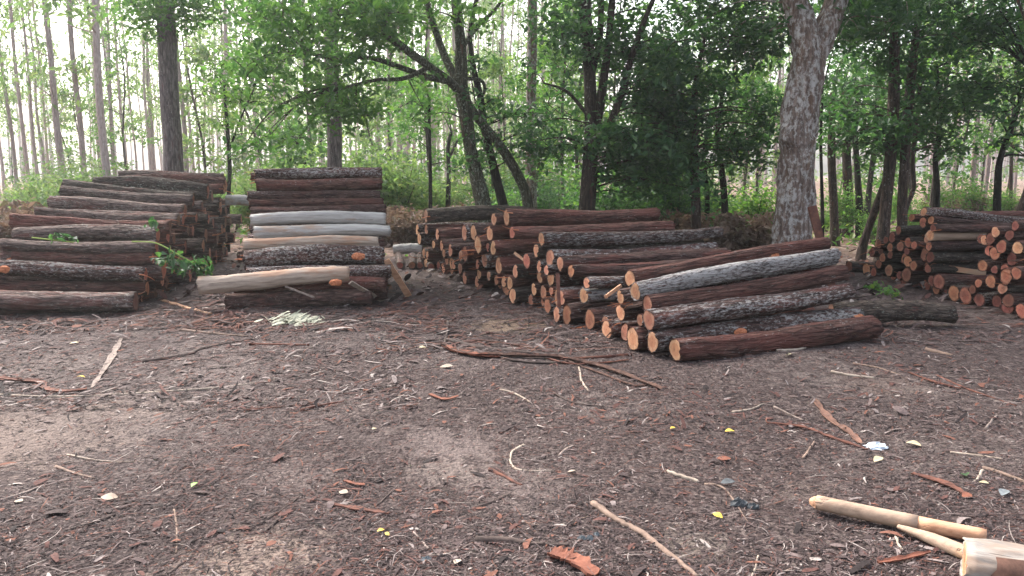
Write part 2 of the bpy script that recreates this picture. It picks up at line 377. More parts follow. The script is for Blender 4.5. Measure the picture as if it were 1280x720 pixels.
# ------------------------------------------------------------------ logs
LR, LL = 0.1, 2.0
def make_log_mesh(v, mat):
    rs = random.Random(100 + v); seg, n = 44, 40
    ph = [rs.uniform(0, 6.28) for _ in range(12)]
    bend = rs.uniform(-.048, .048); bend2 = rs.uniform(-.024, .024); tap = rs.uniform(-.11, .11)
    knots = [(rs.uniform(.15, 1.85), rs.uniform(0, 6.28), rs.uniform(.05, .11)) for _ in range(3)]
    Vs = []; prof0 = None
    def rad(x, a):
        w = .075 * math.sin(2 * a + ph[0] + .6 * x) + .045 * math.sin(3 * a + ph[1] - .9 * x) + .02 * math.sin(5 * a + ph[2] + 2.1 * x)
        w += .025 * math.sin(3.1 * x + ph[3]) + .018 * math.sin(9 * x + ph[4] + 2 * a)
        w += .018 * math.sin(11 * a + ph[5] + 2.2 * math.sin(2.1 * x + ph[6])) + .014 * math.sin(17 * a + ph[7] + 3 * math.sin(3.3 * x + ph[8])) + .016 * math.sin(14 * x + ph[9] + 3 * a) * math.sin(5 * a + 7 * x)
        for kx, ka, kk in knots:
            da = math.atan2(math.sin(a - ka), math.cos(a - ka)); w += kk * 1.6 * math.exp(-((x - kx) / .06) ** 2 - (da / .5) ** 2)
        return LR * (1 + w + tap * (x - 1))
    def cen(x):
        return bend * math.sin(math.pi * x / 2), bend2 * math.sin(math.pi * x / 2 * 2)
    xsr = [0.0] + [i * LL / (n - 1) for i in range(n)] + [LL]
    for i, x in enumerate(xsr):
        cy, cz = cen(x); k = .9 if i in (0, len(xsr) - 1) else 1.0
        for j in range(seg):
            a = 6.28318 * j / seg; r = rad(x, a) * k * (1 + (rs.uniform(-.042, .042) if k == 1 else 0))
            Vs.append((x + ((rs.uniform(-.004, .010) + .016 * max(0, math.sin(3 * a + ph[10])) ** 3) * (1 if i == 1 else -1) * -1 if k == 1 and i in (1, len(xsr) - 2) else 0), cy + r * math.cos(a), cz + r * math.sin(a)))
    F = []
    for i in range(len(xsr) - 1):
        for j in range(seg):
            j2 = (j + 1) % seg; F.append((i * seg + j, (i + 1) * seg + j, (i + 1) * seg + j2, i * seg + j2))
    me = npmesh('log', Vs, [q for f in F for q in f], [4] * len(F), mat, None, True)
    ends = []
    for x, sgn in ((0.0, -1), (LL, 1)):
        cy, cz = cen(x); V = []; tilt = rs.uniform(-.12, .12), rs.uniform(-.12, .12)
        for rr, off in ((0.0, .004), (.5, .004), (.88, .0035), (.955, -.006)):
            for j in range(seg):
                a = 6.28318 * j / seg; r = rad(x, a) * rr
                y, z = r * math.cos(a), r * math.sin(a)
                V.append((x + sgn * (off + abs(0) + rs.uniform(-.0006, .0006)) + (tilt[0] * y + tilt[1] * z) * .12, cy + y, cz + z))
        Fe = []
        for i in range(3):
            for j in range(seg):
                j2 = (j + 1) % seg
                f = (i * seg + j, (i + 1) * seg + j, (i + 1) * seg + j2, i * seg + j2)
                Fe.append(f if sgn > 0 else f[::-1])
        ends.append((V, Fe))
    return me, ends
LOGM = {}
def log_meshes(v, bark, end):
    k = (v, bark, end)
    if k not in LOGM:
        me, ends = make_log_mesh(v, M[bark])
        LOGM[k] = (me, [npmesh('cut_end', V, [q for f in F for q in f], [4] * len(F), M[end], None, False) for V, F in ends])
    return LOGM[k]
def new_log(p, axis, r, L, bark='bark_dark', end='end_fresh', spin=None, v=None):
    v = random.randrange(5) if v is None else v
    me, ends = log_meshes(v, bark, end)
    o = link('log', me)
    o.rotation_mode = 'QUATERNION'
    qn = Vector(axis).to_track_quat('X', 'Z')
    o.rotation_quaternion = qn @ Quaternion((1, 0, 0), random.uniform(0, 6.28) if spin is None else spin)
    o.location = p; o.scale = (L / LL, r / LR, r / LR)
    for e in ends: link('cut_end', e, o)
    return o
def add_scar(o, p, size, nrm):
    """rough oval wound on a log, as its child"""
    rs = random.Random(int(abs(p[0] * 1000)) + 3)
    V = []; F = []; seg = 14
    nrm = Vector(nrm).normalized(); u = Vector((o.matrix_basis.to_3x3() @ Vector((1, 0, 0)))).normalized(); w = nrm.cross(u).normalized(); u = w.cross(nrm)
    for rr, hh in ((0, .3), (.5, .22), (.85, .12), (1.05, -.25)):
        for j in range(seg):
            a = 6.283 * j / seg; k = 1 + rs.uniform(-.15, .15)
            V.append(Vector(p) + (u * math.cos(a) * 1.35 + w * math.sin(a) * .8) * size * rr * k + nrm * size * (hh + rs.uniform(-.05, .05)))
    for i in range(3):
        for j in range(seg):
            j2 = (j + 1) % seg; F.append((i * seg + j, (i + 1) * seg + j, (i + 1) * seg + j2, i * seg + j2))
    mi = o.matrix_basis.inverted()
    me = npmesh('branch_scar', [tuple(mi @ v) for v in V], [q for f in F for q in f], [4] * len(F), M['scar'], None, False)
    return link('branch_scar', me, o)

TORN = []
def torn(o, prob, rs):
    if rs.random() > prob: return
    if not TORN:
        for v in range(14):
            r2 = random.Random(40 + v); V = []; F = []
            a = r2.uniform(0, 6.28); L = r2.uniform(.06, .24); w = r2.uniform(.10, .34); x0 = r2.uniform(.0, .10); out = r2.uniform(-.02, .05); drop = r2.uniform(0, .09)
            for i in range(5):
                u = i / 4
                for j in (-1, 0, 1):
                    aa = a + j * w * (1 - .7 * u) / 2; rr = LR * (1.06 + .05 * (j == 0)) + out * u
                    V.append((x0 - L * u, rr * math.cos(aa), rr * math.sin(aa) - drop * u * u))
            for i in range(4):
                for j in range(2): q = i * 3 + j; F.append((q, q + 3, q + 4, q + 1))
            TORN.append(npmesh('torn_bark', V, [q for f in F for q in f], [4] * len(F), M['scar' if v % 2 else 'bark_strip'], None, False))
    for me in rs.sample(TORN, rs.randint(2, 4)): link('torn_bark', me, o)
ORD = ['zeroth', 'first', 'second', 'third', 'fourth', 'fifth', 'sixth', 'seventh', 'eighth', 'ninth', 'tenth', 'eleventh', 'twelfth', 'thirteenth', 'fourteenth', 'fifteenth', 'sixteenth', 'seventeenth', 'eighteenth', 'nineteenth', 'twentieth', 'twenty-first', 'twenty-second', 'twenty-third', 'twenty-fourth', 'twenty-fifth', 'twenty-sixth', 'twenty-seventh', 'twenty-eighth', 'twenty-ninth', 'thirtieth']
LOOK = {'bark_dark': 'dark-barked', 'bark_red': 'reddish-barked', 'bark_lichen': 'lichen-flecked', 'bark_white': 'whitish lichened', 'bark_grey': 'grey-barked', 'bark_mossy': 'blackish mossy', 'peeled_grey': 'peeled pale', 'peeled_tan': 'peeled tan', 'peeled_cream': 'peeled cream'}

def relax(C, iters, weights, g=0.0):
    for it in range(iters):
        mv = 0
        if g and it < iters * .6:
            for c in C: c[1] -= g
        for i in range(len(C)):
            for j in range(i + 1, len(C)):
                a, b = C[i], C[j]
                dx, dz = b[0] - a[0], b[1] - a[1]; d = math.hypot(dx, dz); need = a[2] + b[2]
                if d < need:
                    if d < 1e-5: dx, dz, d = .001, .001, .0014
                    k = (need - d) / d; wi, wj = weights[i], weights[j]; t = wi + wj
                    a[0] -= dx * k * wj / t; a[1] -= dz * k * wj / t; b[0] += dx * k * wi / t; b[1] += dz * k * wi / t
        for c in C:
            if c[1] < c[2]: c[1] = c[2]
def settle(C, meas, tries, rmin, rmax, top, seed, zmax=9):
    """fill the gaps of a stack with further logs, lowest resting place first"""
    rs = random.Random(seed); added = []
    allc = [list(c) for c in C]
    for _ in range(tries):
        r = rs.uniform(rmin, rmax); best = None
        cand = []
        for i, a in enumerate(allc):
            ra = a[2] + r; dz = r - a[1]                      # on the ground, touching a
            if abs(dz) < ra:
                s = math.sqrt(ra * ra - dz * dz); cand += [(a[0] + s, r), (a[0] - s, r)]
            for b in allc[i + 1:]:
                dx, dzz = b[0] - a[0], b[1] - a[1]; d = math.hypot(dx, dzz); rb = b[2] + r
                if d > ra + rb or d < 1e-6: continue
                t = (ra * ra - rb * rb + d * d) / (2 * d); h2 = ra * ra - t * t
                if h2 < 0: continue
                h = math.sqrt(h2); mx, mz = a[0] + dx * t / d, a[1] + dzz * t / d
                cand += [(mx - dzz * h / d, mz + dx * h / d), (mx + dzz * h / d, mz - dx * h / d)]
        for (x, z) in sorted(cand, key=lambda q: q[1]):
            if z < r - 1e-6 or z > zmax or z > top(x): continue
            if any(math.hypot(x - c[0], z - c[1]) < c[2] + r - .004 for c in allc): continue
            if meas and not any(m_[0] < x and m_[1] >= z - .05 for m_ in meas): continue
            best = (x, z); break
        if best: allc.append([best[0], best[1], r]); added.append([best[0], best[1], r])
    return added

def stack(phrase, group, ends, P0, lineang, yaw, L, sign, rlim, barks, endm, seed, fill, tiltf=None, special=None, grav=0.0, frm='left', fillback=(.05, .3), rearfill=None, torn_p=.3):
    rs = random.Random(seed); special = special or {}
    ax = Vector((math.cos(yaw), math.sin(yaw), 0)) * sign; n = Vector((-math.sin(yaw), math.cos(yaw), 0))
    mline = Vector((math.sin(lineang), -math.cos(lineang), 0))   # normal of the (vertical) end plane
    C = []; S = []
    for (px, py, h) in ends:
        d = ray(px, py); o = Vector((0, 0, CAMH)); s_off = rs.uniform(-.06, .06) * (1.4 if sign < 0 else 1)
        t = ((Vector(P0) - o).dot(mline)) / d.dot(mline)
        E = o + d * t; r = min(max(h / 2 * E.y / FPX, rlim[0]), rlim[1])
        C.append([E.dot(n), max(E.z, r), r]); S.append(E.dot(ax) + s_off)
    w = [1.0] * len(C)
    relax(C, 220, w, grav)
    def top(x):
        zz = [c[1] + c[2] * .2 for c in C if abs(c[0] - x) < .26]
        t = max(zz) - .06 if zz else -1
        if rearfill and rearfill[0] < x - min(c[0] for c in C) < rearfill[1]: t = max(t, rearfill[2])
        return t
    F = settle(C, C, fill, rlim[0] + .015, (rlim[0] + rlim[1]) / 2, top, seed)
    logs = []
    cs = np.array([c[0] for c in C]); ss = np.array(S)
    for i, c in enumerate(C + F):
        filler = i >= len(C)
        if filler:
            near = np.argsort(abs(cs - c[0]))[:4]; s = ss[near].mean() + rs.uniform(*fillback)
        else: s = S[i]
        ti = tiltf(c, i) if tiltf and not filler else rs.uniform(-.006, .006)
        yj = rs.uniform(-.012, .012)
        axis = Vector((math.cos(yaw + yj), math.sin(yaw + yj), 0)) * sign; axis.z = ti; axis.normalize()
        p = n * c[0] + ax * s; p.z = c[1]
        sp = special.get(i, {}) if not filler else {}
        bark = sp.get('bark') or rs.choices([b for b, _ in barks], [k for _, k in barks])[0]
        e = sp.get('end') or rs.choices([b for b, _ in endm], [k for _, k in endm])[0]
        o = new_log(p, axis, c[2], sp.get('L', L * (rs.uniform(.96, 1.04) if sign > 0 else rs.uniform(.9, 1.1))), bark, e, v=rs.randrange(5))
        o['category'] = 'log'; o['group'] = group
        torn(o, torn_p, rs)
        if filler:
            o['label'] = 'log set back in a dark gap of the ' + phrase
        elif 'label' in sp: o['label'] = sp['label']
        else: logs.append((o, bark, c, p))
    # labels: layer by height, then order along the layer as the photograph shows it
    lay = {}
    for q in logs: lay.setdefault(int(q[2][1] / .17), []).append(q)
    names = ['bottom layer', 'second layer', 'third layer', 'fourth layer', 'fifth layer', 'sixth layer', 'seventh layer', 'eighth layer', 'ninth layer', 'tenth layer']
    for k, l in lay.items():
        l.sort(key=lambda q: px_of(q[3])[0], reverse=(frm == 'right'))
        for i, (o, bark, c, p) in enumerate(l):
            o['label'] = '%s log, %s end from %s, %s of %s' % (LOOK[bark], ORD[i + 1], frm, names[min(k, 9)], phrase)
    print(phrase, len(C), 'measured', len(F), 'fill')
    return C

# --- the long stack right of the middle: (px, py, height) of every cut end seen
RIGHT = [(533, 270, 17), (617, 274, 16), (628.5, 272, 19), (522, 287, 13), (533, 287, 14), (546, 293, 15), (584, 291, 19), (592, 291, 20), (611, 292, 20), (637, 291, 17), (528, 298, 15), (679.5, 299, 17), (675.5, 313, 18), (684, 323, 23), (698, 330, 20), (689, 337, 13), (708, 339, 16),
 (538, 306, 13), (533, 319, 13), (551, 307, 15), (558.6, 317, 13), (568, 313, 17), (576, 320, 15), (586, 317, 20), (601, 306, 22), (613, 309, 13), (622, 310, 20), (659, 326, 21), (675, 333, 16), (561, 329, 16), (567, 331, 15), (574, 336, 16), (597, 331, 12), (604, 326, 20), (624, 332, 21), (647, 339, 17), (669, 347, 17), (683, 351, 21),
 (595.6, 342, 15), (609, 345, 13), (623, 350, 13), (633, 352, 16), (641, 357, 18), (645, 369, 23), (686, 365, 12), (688, 377, 20), (694, 376, 22), (700, 377, 21), (724, 370, 24), (729, 354, 14), (703, 399, 20), (712, 397, 25), (732, 406, 27),
 (759, 417, 24), (781, 349, 24), (797, 366, 24), (782, 371, 20), (774, 391, 23), (807, 384, 22), (813, 398, 27), (797, 432, 30), (818, 424, 29), (837, 444, 31), (797, 407, 17)]
nR = len(RIGHT)
spR = {nR - 2: dict(bark='bark_red', end='end_fresh', L=2.2, label='round reddish log lying on bare ground at the very front of the long stack'),
       nR - 3: dict(bark='bark_lichen', end='end_fresh', L=2.3, label='white-flecked dark log resting just behind the front reddish ground log'),
       nR - 4: dict(bark='bark_dark', end='end_fresh', label='log with wide round pale end beside the front white-flecked log, on the ground'),
       nR - 5: dict(bark='bark_lichen', end='end_fresh', L=2.25, label='lichen-speckled log with tall oval pale end, third up the front slope'),
       nR - 6: dict(bark='bark_red', end='end_fresh', label='reddish log with half-hidden pale end under the whitish top log'),
       nR - 9: dict(bark='bark_white', end='end_fresh', L=2.3, label='whitish lichened log along the top of the front slope, long stack'),
       nR - 10: dict(bark='bark_red', end='end_fresh', L=2.3, label='reddish log with topmost cut end above the whitish log, long stack'),
       0: dict(bark='bark_mossy', end='end_dull', L=1.9, label='blackish log topmost at the far left corner of the long stack'),
       2: dict(bark='bark_red', end='end_fresh', L=2.15, label='long reddish-brown log on top of the far half of the long stack'),
       11: dict(bark='bark_lichen', end='end_fresh', L=2.35, label='lichen-flecked log on top of the middle of the long stack'),
       48: dict(bark='bark_white', end='end_fresh', label='white-streaked log with round pale end low in the middle of the long stack'),
       52: dict(bark='bark_dark', end='end_brown', label='log with a large split reddish cut end on the ground, long stack')}
def tiltR(c, i):
    px, py, h = RIGHT[i]
    if px > 740: return .085 * min(max((c[1] - .12) / .40, 0), 1) + .01
    return random.uniform(-.008, .008)
LA = math.atan2(.917, -.40)
stack('long stack', 'logs in the long right-hand stack', RIGHT, (1.27, 6.4, 0), LA, R(23.5), 2.25, 1, (.058, .125),
      [('bark_dark', 4), ('bark_red', 3), ('bark_lichen', 3), ('bark_mossy', 1)], [('end_fresh', 7), ('end_brown', 2)], 11, 40, tiltR, spR, frm='left')

# --- the left stack: right-hand cut ends
LEFT = [(178, 377, 25), (192, 357, 20), (190, 346, 20), (197, 337, 26), (193, 322, 14), (195, 310, 17), (198, 296, 19), (206, 284, 17), (218, 275, 16), (230, 266, 20), (237, 251, 15), (241, 247, 15), (253, 240, 18), (277, 231, 15), (282, 223, 13),
 (228, 273, 15), (210, 295, 20), (198, 309, 17), (210, 313, 14), (216, 318, 15), (222, 297, 17), (227, 334, 16), (234, 309, 16), (237, 288, 15), (248, 288, 14), (252, 307, 18), (261, 294, 22), (270, 298, 14), (280, 310, 16), (259, 268, 16), (250, 257, 12), (270, 260, 20), (275, 256, 18), (285, 264, 17), (287, 254, 12), (281, 278, 14), (290, 276, 12), (298, 274, 12), (256, 274, 13), (264, 279, 13), (284, 291, 17), (279, 297, 13), (288, 297, 13), (272, 286, 13), (274, 236, 13), (262, 246, 14), (204, 350, 18), (213, 352, 18), (214, 334, 16), (240, 330, 16), (234, 345, 17), (252, 330, 15), (266, 317, 14), (246, 272, 13)]
spL = {0: dict(bark='bark_grey', end='end_dull', L=1.9, label='grey-brown log lying on the ground along the foot of the left stack'),
       1: dict(bark='bark_red', end='end_brown', L=1.75, label='reddish log just above the foot log of the left stack'),
       2: dict(bark='bark_lichen', end='end_brown', L=1.9, label='log mottled white with lichen, third up the front of left stack'),
       3: dict(bark='bark_grey', end='end_brown', L=1.75, label='thick grey log with two orange branch scars on the left stack front'),
       6: dict(bark='bark_grey', end='end_brown', label='grey log above the leafy branch with orange torn left end'),
       9: dict(bark='bark_grey', end='end_brown', label='thick grey lichened log high on the left stack front slope'),
       11: dict(bark='bark_mossy', end='end_dull', L=1.72, label='dark mossy log sticking out left at the top of the left stack'),
       13: dict(bark='bark_red', end='end_brown', L=1.6), 14: dict(bark='bark_grey', end='end_dull', label='grey log topmost on the left stack, in front of the thick standing trunk')}
YL = R(10)
TL = [.035, .02, .06, .085, .03, .04, .01, .05, .06, .075, .08, .10, .07, .045, .03]
def tiltL(c, i): return TL[i] if i < len(TL) else random.uniform(.0, .05)
stack('left stack', 'logs in the left stack', LEFT, (-4.16, 8.9, 0), R(100), YL, 1.66, -1, (.055, .125),
      [('bark_grey', 5), ('bark_dark', 3), ('bark_red', 2), ('bark_mossy', 1)], [('end_brown', 6), ('end_dull', 2)], 23, 38, tiltL, spL, frm='right', torn_p=.55)

# --- far right stack: left-hand cut ends
FARR = [(1160, 265, 10), (1144, 272, 10), (1155, 278, 12), (1162, 275, 10), (1127, 288, 10), (1119, 297, 13), (1110, 300, 9), (1095, 305, 11), (1102, 306, 10), (1099, 313, 9), (1089, 315, 10), (1116, 310, 11), (1113, 318, 10), (1126, 308, 12), (1104, 322, 11), (1126, 323, 12), (1139, 305, 12), (1148, 307, 10), (1152, 317, 16), (1136, 325, 14), (1137, 315, 9), (1135, 342, 16), (1126, 344, 11), (1079, 337, 14), (1064, 333, 12), (1164, 309, 10), (1162, 322, 15), (1160, 334, 12), (1153, 333, 10), (1156, 299, 11), (1165, 293, 13), (1169, 286, 10), (1108, 338, 14), (1094, 330, 12), (1147, 332, 12)]
FARC = [(1163, 351, 13), (1178, 352, 17), (1191, 369, 17), (1204, 375, 18), (1211, 363, 10), (1223, 354, 11), (1237, 352, 16), (1230, 332, 13), (1243, 337, 11), (1249, 290, 13), (1260, 294, 13), (1271, 310, 15), (1254, 310, 15), (1244, 315, 15), (1237, 312, 14), (1238, 300, 13), (1222, 299, 11), (1258, 325, 16), (1255, 336, 13), (1264, 344, 17), (1273, 342, 16), (1257, 363, 15), (1261, 373, 16), (1275, 389, 19), (1265, 283, 11), (1230, 300, 12)]
FARR = [(a, b, h * 1.12) for a, b, h in FARR]; FARC = [(a, b, h * 1.14) for a, b, h in FARC]
def tiltB(c, i): return -.10 if i in (0, 3) else random.uniform(-.02, .0)
spB = {0: dict(bark='bark_lichen', end='end_fresh', L=1.5, label='lichen-flecked log lying topmost on the far right stack'),
       30: dict(bark='peeled_tan', end='end_fresh', label='tan half-peeled log under the top of the rear right stack'),
       1: dict(bark='bark_red', end='end_brown', label='reddish log end sticking out left near the far right stack top'),
       23: dict(bark='bark_dark', end='end_fresh', label='dark log with bright orange end on the ground, far left of right stack')}
stack('rear far right stack', 'logs in the far right stack', FARR, (5.30, 11.2, 0), R(90), R(10), 1.9, 1, (.05, .10),
      [('bark_dark', 6), ('bark_mossy', 3), ('bark_lichen', 1)], [('end_red', 5), ('end_brown', 4), ('end_fresh', 1)], 31, 10, tiltB, spB)
stack('front far right stack', 'logs in the far right stack', FARC, (5.36, 8.7, 0), R(91), R(12), 1.9, 1, (.055, .11),
      [('bark_dark', 6), ('bark_lichen', 1), ('bark_mossy', 1)], [('end_red', 6), ('end_brown', 3), ('end_fresh', 1)], 37, 5, None, {})

# --- middle stack, seen from its side: (left px, left py, height, bark, length, label)
MIDL = [(283, 380, 21, 'bark_dark', 1.62, 'dark reddish log on the ground at the foot of the middle stack'),
 (294, 361, 19, 'bark_red', 1.7, 'reddish log on the ground behind the foot log of the middle stack'),
 (309, 343, 19, 'bark_lichen', 1.65, 'white-flecked log mostly hidden behind the leaning peeled log, middle stack'),
 (306, 325, 23, 'bark_lichen', 1.62, 'thick dark log covered in white flecks, middle stack'),
 (305, 306, 15, 'peeled_cream', 1.58, 'pinkish cream peeled log above the white-flecked log, middle stack'),
 (318, 291, 16, 'peeled_grey', 1.62, 'peeled pale grey log, lower of the two palest in the middle stack'),
 (314, 276, 15, 'peeled_grey', 1.62, 'peeled greyish white log, upper of the two palest in the middle stack'),
 (314, 264, 12, 'bark_dark', 1.64, 'dark log just above the upper pale peeled log, middle stack'),
 (312, 255, 11, 'bark_red', 1.64, 'thin reddish log second above the pale peeled logs, middle stack'),
 (310, 245, 12, 'bark_dark', 1.63, 'dark log third above the pale peeled logs, middle stack'),
 (321, 231, 16, 'bark_red', 1.56, 'thick reddish log second from the top of the middle stack'),
 (319, 217, 12, 'bark_lichen', 1.6, 'white-flecked log lying topmost on the middle stack'),
 (314, 221, 10, 'bark_dark', 1.6, 'log behind the topmost one, orange cut end at the left, middle stack')]
yaw = R(13); n = Vector((-math.sin(yaw), math.cos(yaw), 0)); ax = Vector((math.cos(yaw), math.sin(yaw), 0))
C = []; S = []
for (px, py, h, b, L, lb) in MIDL:
    d = ray(px, py)                                            # front slope: Y = 8.72 + 0.95 z
    t = (8.74 + .95 * CAMH) / (d.y - .95 * d.z)
    E = Vector((0, 0, CAMH)) + d * t
    if px == 314 and py == 221: E = at(px, py, E.y + .2)
    r = min(max(h / 2 * E.y / FPX, .055), .125); C.append([E.dot(n), max(E.z, r), r]); S.append(E.dot(ax))
relax(C, 200, [1] * len(C))
c0 = min(c[0] for c in C)
fr = sorted((c[1], c[0]) for c in C)
def topM(x):
    front = c0 + .02
    if x > c0 + 2.6: return -1
    zz = [c[1] for c in C if c[0] <= x]            # highest front log standing before x
    return (max(zz) - .02) if zz else -1
F = settle(C, None, 52, .075, .115, topM, 5)
mid_logs = []
for i, c in enumerate(C + F):
    if i < len(C):
        s = S[i]; bark, L, lb = MIDL[i][3:]; jit = random.uniform(-.01, .01)
    else:
        s = float(np.mean(S)) + random.uniform(-.04, .07); bark = random.choice(['bark_dark', 'bark_red', 'bark_lichen']); L = 1.62; lb = 'log inside the middle stack, its cut end between the front logs'; jit = 0
    a = Vector((math.cos(yaw + jit), math.sin(yaw + jit), random.uniform(-.006, .006)))
    p = n * c[0] + ax * s; p.z = c[1]
    o = new_log(p, a, c[2], L, bark, random.choice(['end_brown', 'end_brown', 'end_fresh']), v=random.randrange(5))
    tag(o, lb, 'log', 'logs in the middle stack'); torn(o, .45, random); mid_logs.append((o, p, c))
print('middle', len(C), len(F))

# --- single logs
def free_log(a, b, r, bark, end, label, group=None, spin=None, v=None):
    o = new_log(a, (b - a), r, (b - a).length, bark, end, spin=spin, v=v); tag(o, label, 'log', group); return o
m1 = C[0]; m3 = C[1]
zt = m1[1] + m1[2] + .075
pa = at(249, 357, 8.63); pb = at(436, 342, 9.0)
peeled = free_log(pa, pb, .098, 'peeled_cream', 'end_fresh', 'thick peeled cream log lying aslant across the front of the middle stack')
add_scar(peeled, at(422, 352, 8.9) + Vector((0, -.10, .0)), .05, (.1, -1, .0))
g0 = ground(1202, 408); lone = free_log(Vector((3.30, 8.02, .10)), Vector((4.52, 7.95, .105)), .102, 'bark_mossy', 'end_dull', 'dark mossy log lying alone on the ground beyond the front of the long stack')
b1 = free_log(at(282, 251, 13.9), at(330, 252, 14.1), .09, 'peeled_grey', 'end_dull', 'pale log lying across behind the gap of the left and middle stacks')
b1b = free_log(Vector((at(297, 292, 13.6).x, 13.6, .09)), Vector((at(330, 292, 13.9).x, 13.9, .09)), .09, 'bark_dark', 'end_dull', 'dark log on the ground in the gap behind left and middle stacks')
sl = [(500, 332), (515, 334), (525, 334), (539, 339)]
for i, (px, py) in enumerate(sl):
    pe = at(px, py, 12.6 - .25 * (i == 3)); pe.z = .065
    d = Vector((.03 * random.uniform(-1, 1) - .13, 1.0, 0)).normalized()
    free_log(pe, pe + d * 1.5, .058, 'bark_grey', 'end_brown', 'thin grey pole lying end-on in the gap, %s of four from left' % ORD[i + 1], 'thin poles in the gap before the long stack')
free_log(at(492, 312, 14.4), at(528, 312, 14.4), .09, 'peeled_grey', 'end_dull', 'pale bare log lying crosswise behind the thin end-on poles')
# bottom-right log with a grey and a brown patch, and the peeled pole
pA = at(1206, 706, 2.80); pB = at(1420, 744, 2.68); pA.z = .088; pB.z = .088; pB = pA + Vector((math.cos(R(-25)), math.sin(R(-25)), 0)) * 1.3
bigl = free_log(pA, pB, .086, 'peeled_weather', 'end_fresh', 'pale grey log with brown patch cut off by the bottom right corner', spin=0, v=2)
def patch_on(o, x0, x1, a0, a1, mat, name, rr=1.035):
    V = []; F = []; nu, nv = 10, 8
    rs = random.Random(5)
    for i in range(nu):
        for j in range(nv):
            x = x0 + (x1 - x0) * i / (nu - 1); a = a0 + (a1 - a0) * j / (nv - 1)
            x += rs.uniform(-.02, .02) * (i in (0, nu - 1)); a += rs.uniform(-.08, .08) * (j in (0, nv - 1))
            ed = .95 if (i in (0, nu - 1) or j in (0, nv - 1)) else 1.0
            V.append((x, LR * 1.06 * rr * ed * math.cos(a), LR * 1.06 * rr * ed * math.sin(a)))
    for i in range(nu - 1):
        for j in range(nv - 1): F.append((i * nv + j, (i + 1) * nv + j, (i + 1) * nv + j + 1, i * nv + j + 1))
    return link(name, npmesh(name, V, [q for f in F for q in f], [4] * len(F), mat, None, True), o)

patch_on(bigl, .13, 1.9, math.pi * .72, math.pi * 1.3, M['bark_strip'], 'brown_patch', 1.09)
# scars on logs of the front slopes
def scar_on(label, px, py, size):
    for o in COL.objects:
        if o.get('label') == label:
            bpy.context.view_layer.update()
            mw = o.matrix_basis; a = mw @ Vector((0, 0, 0)); b = mw @ Vector((LL, 0, 0)); r = o.scale[1] * LR
            d = ray(px, py); best = None                        # nearest approach of the view line to the log
            for k in range(101):
                p = a.lerp(b, k / 100); q = px_of(p); e = abs(q[0] - px)
                if best is None or e < best[0]: best = (e, p)
            p = best[1]; view = (Vector((0, 0, CAMH)) - p).normalized()
            axd = (b - a).normalized(); nn = (view - axd * view.dot(axd)).normalized()
            add_scar(o, p + nn * r * 1.01, size, nn); return
scar_on('thick grey log with two orange branch scars on the left stack front', 57, 328, .05)
scar_on('thick grey log with two orange branch scars on the left stack front', 20, 330, .045)
scar_on('log mottled white with lichen, third up the front of left stack', 10, 338, .05)
scar_on('grey-brown log lying on the ground along the foot of the left stack', 6, 357, .055)
scar_on('white-flecked dark log resting just behind the front reddish ground log', 919, 400, .045)
scar_on('white-flecked dark log resting just behind the front reddish ground log', 1065, 388, .06)
scar_on('thick reddish log second from the top of the middle stack', 380, 231, .03)
scar_on('pinkish cream peeled log above the white-flecked log, middle stack', 348, 305, .05)
scar_on('thick dark log covered in white flecks, middle stack', 447, 320, .06)
scar_on('reddish log with topmost cut end above the whitish log, long stack', 960, 308, .07)

# ------------------------------------------------------------------ sticks, bark strips and scraps on the ground
def stick(pts, rpx, mat, label, cat='stick', name='stick', flat=1.0, lift=0.0, group=None, seg=9, wob=.28, sd=None):
    P = [ground(*p) for p in pts]; rs = random.Random(int(pts[0][0] * 7 + pts[0][1]))
    rad = []
    for i, p in enumerate(P):
        r = rpx * (p.y / FPX) * (1 - .35 * i / max(1, len(P) - 1)); rad.append(r); p.z += r * flat * .45 + lift
    P2, r2 = spline(P, rad, 6)
    for i, p in enumerate(P2):
        j = r2[i] * .4; P2[i] = p + Vector((rs.uniform(-j, j), rs.uniform(-j, j), 0))
    b = Vector(P2[0]); mb = MB(); mb.tube([p - b for p in P2], r2, seg, wob, True, flat, 0, rs.randrange(1, 9999))
    # keep strips lying flat: squash in z
    if flat < 1:
        for v in mb.V: v.z = (v.z) * 1.0
    o = link(name, mb.mesh(name, M[mat])); o.location = b
    return tag(o, label, cat, group)
def strip(pts, wpx, mat, label, name='bark_strip', cat='bark strip', th=.006, curl=.3):
    P = [ground(*p) for p in pts]; rs = random.Random(int(pts[0][0] * 3 + pts[0][1] * 5))
    W = [wpx * p.y / FPX / 2 * (1 if 0 < i < len(P) - 1 else .6) for i, p in enumerate(P)]
    P2, W2 = spline(P, W, 7); b = Vector(P2[0]); V = []; F = []; n = len(P2); nc = 5
    for i, p in enumerate(P2):
        t = (P2[min(i + 1, n - 1)] - P2[max(i - 1, 0)]).normalized(); s = Vector((-t.y, t.x, 0)).normalized()
        w = W2[i] * (1 + rs.uniform(-.38, .38))
        for side in (0, 1):
            for k in range(nc):
                u = -1 + 2 * k / (nc - 1)
                z = .004 + curl * w * (u * u) + rs.uniform(0, .12) * w + (th if side == 0 else 0)
                V.append(p - b + s * (u * w + rs.uniform(-.08, .08) * w) + Vector((0, 0, z)))
    q = nc * 2
    for i in range(n - 1):
        for k in range(nc - 1):
            a = i * q + k; F.append((a, a + 1, a + 1 + q, a + q)); a += nc; F.append((a, a + q, a + 1 + q, a + 1))
        for k in (0, nc - 1):
            a = i * q + k; f = (a, a + q, a + q + nc, a + nc); F.append(f if k == 0 else f[::-1])
    o = link(name, npmesh(name, [tuple(v) for v in V], [x for f in F for x in f], [4] * len(F), M[mat], None, False)); o.location = b
    return tag(o, label, cat)

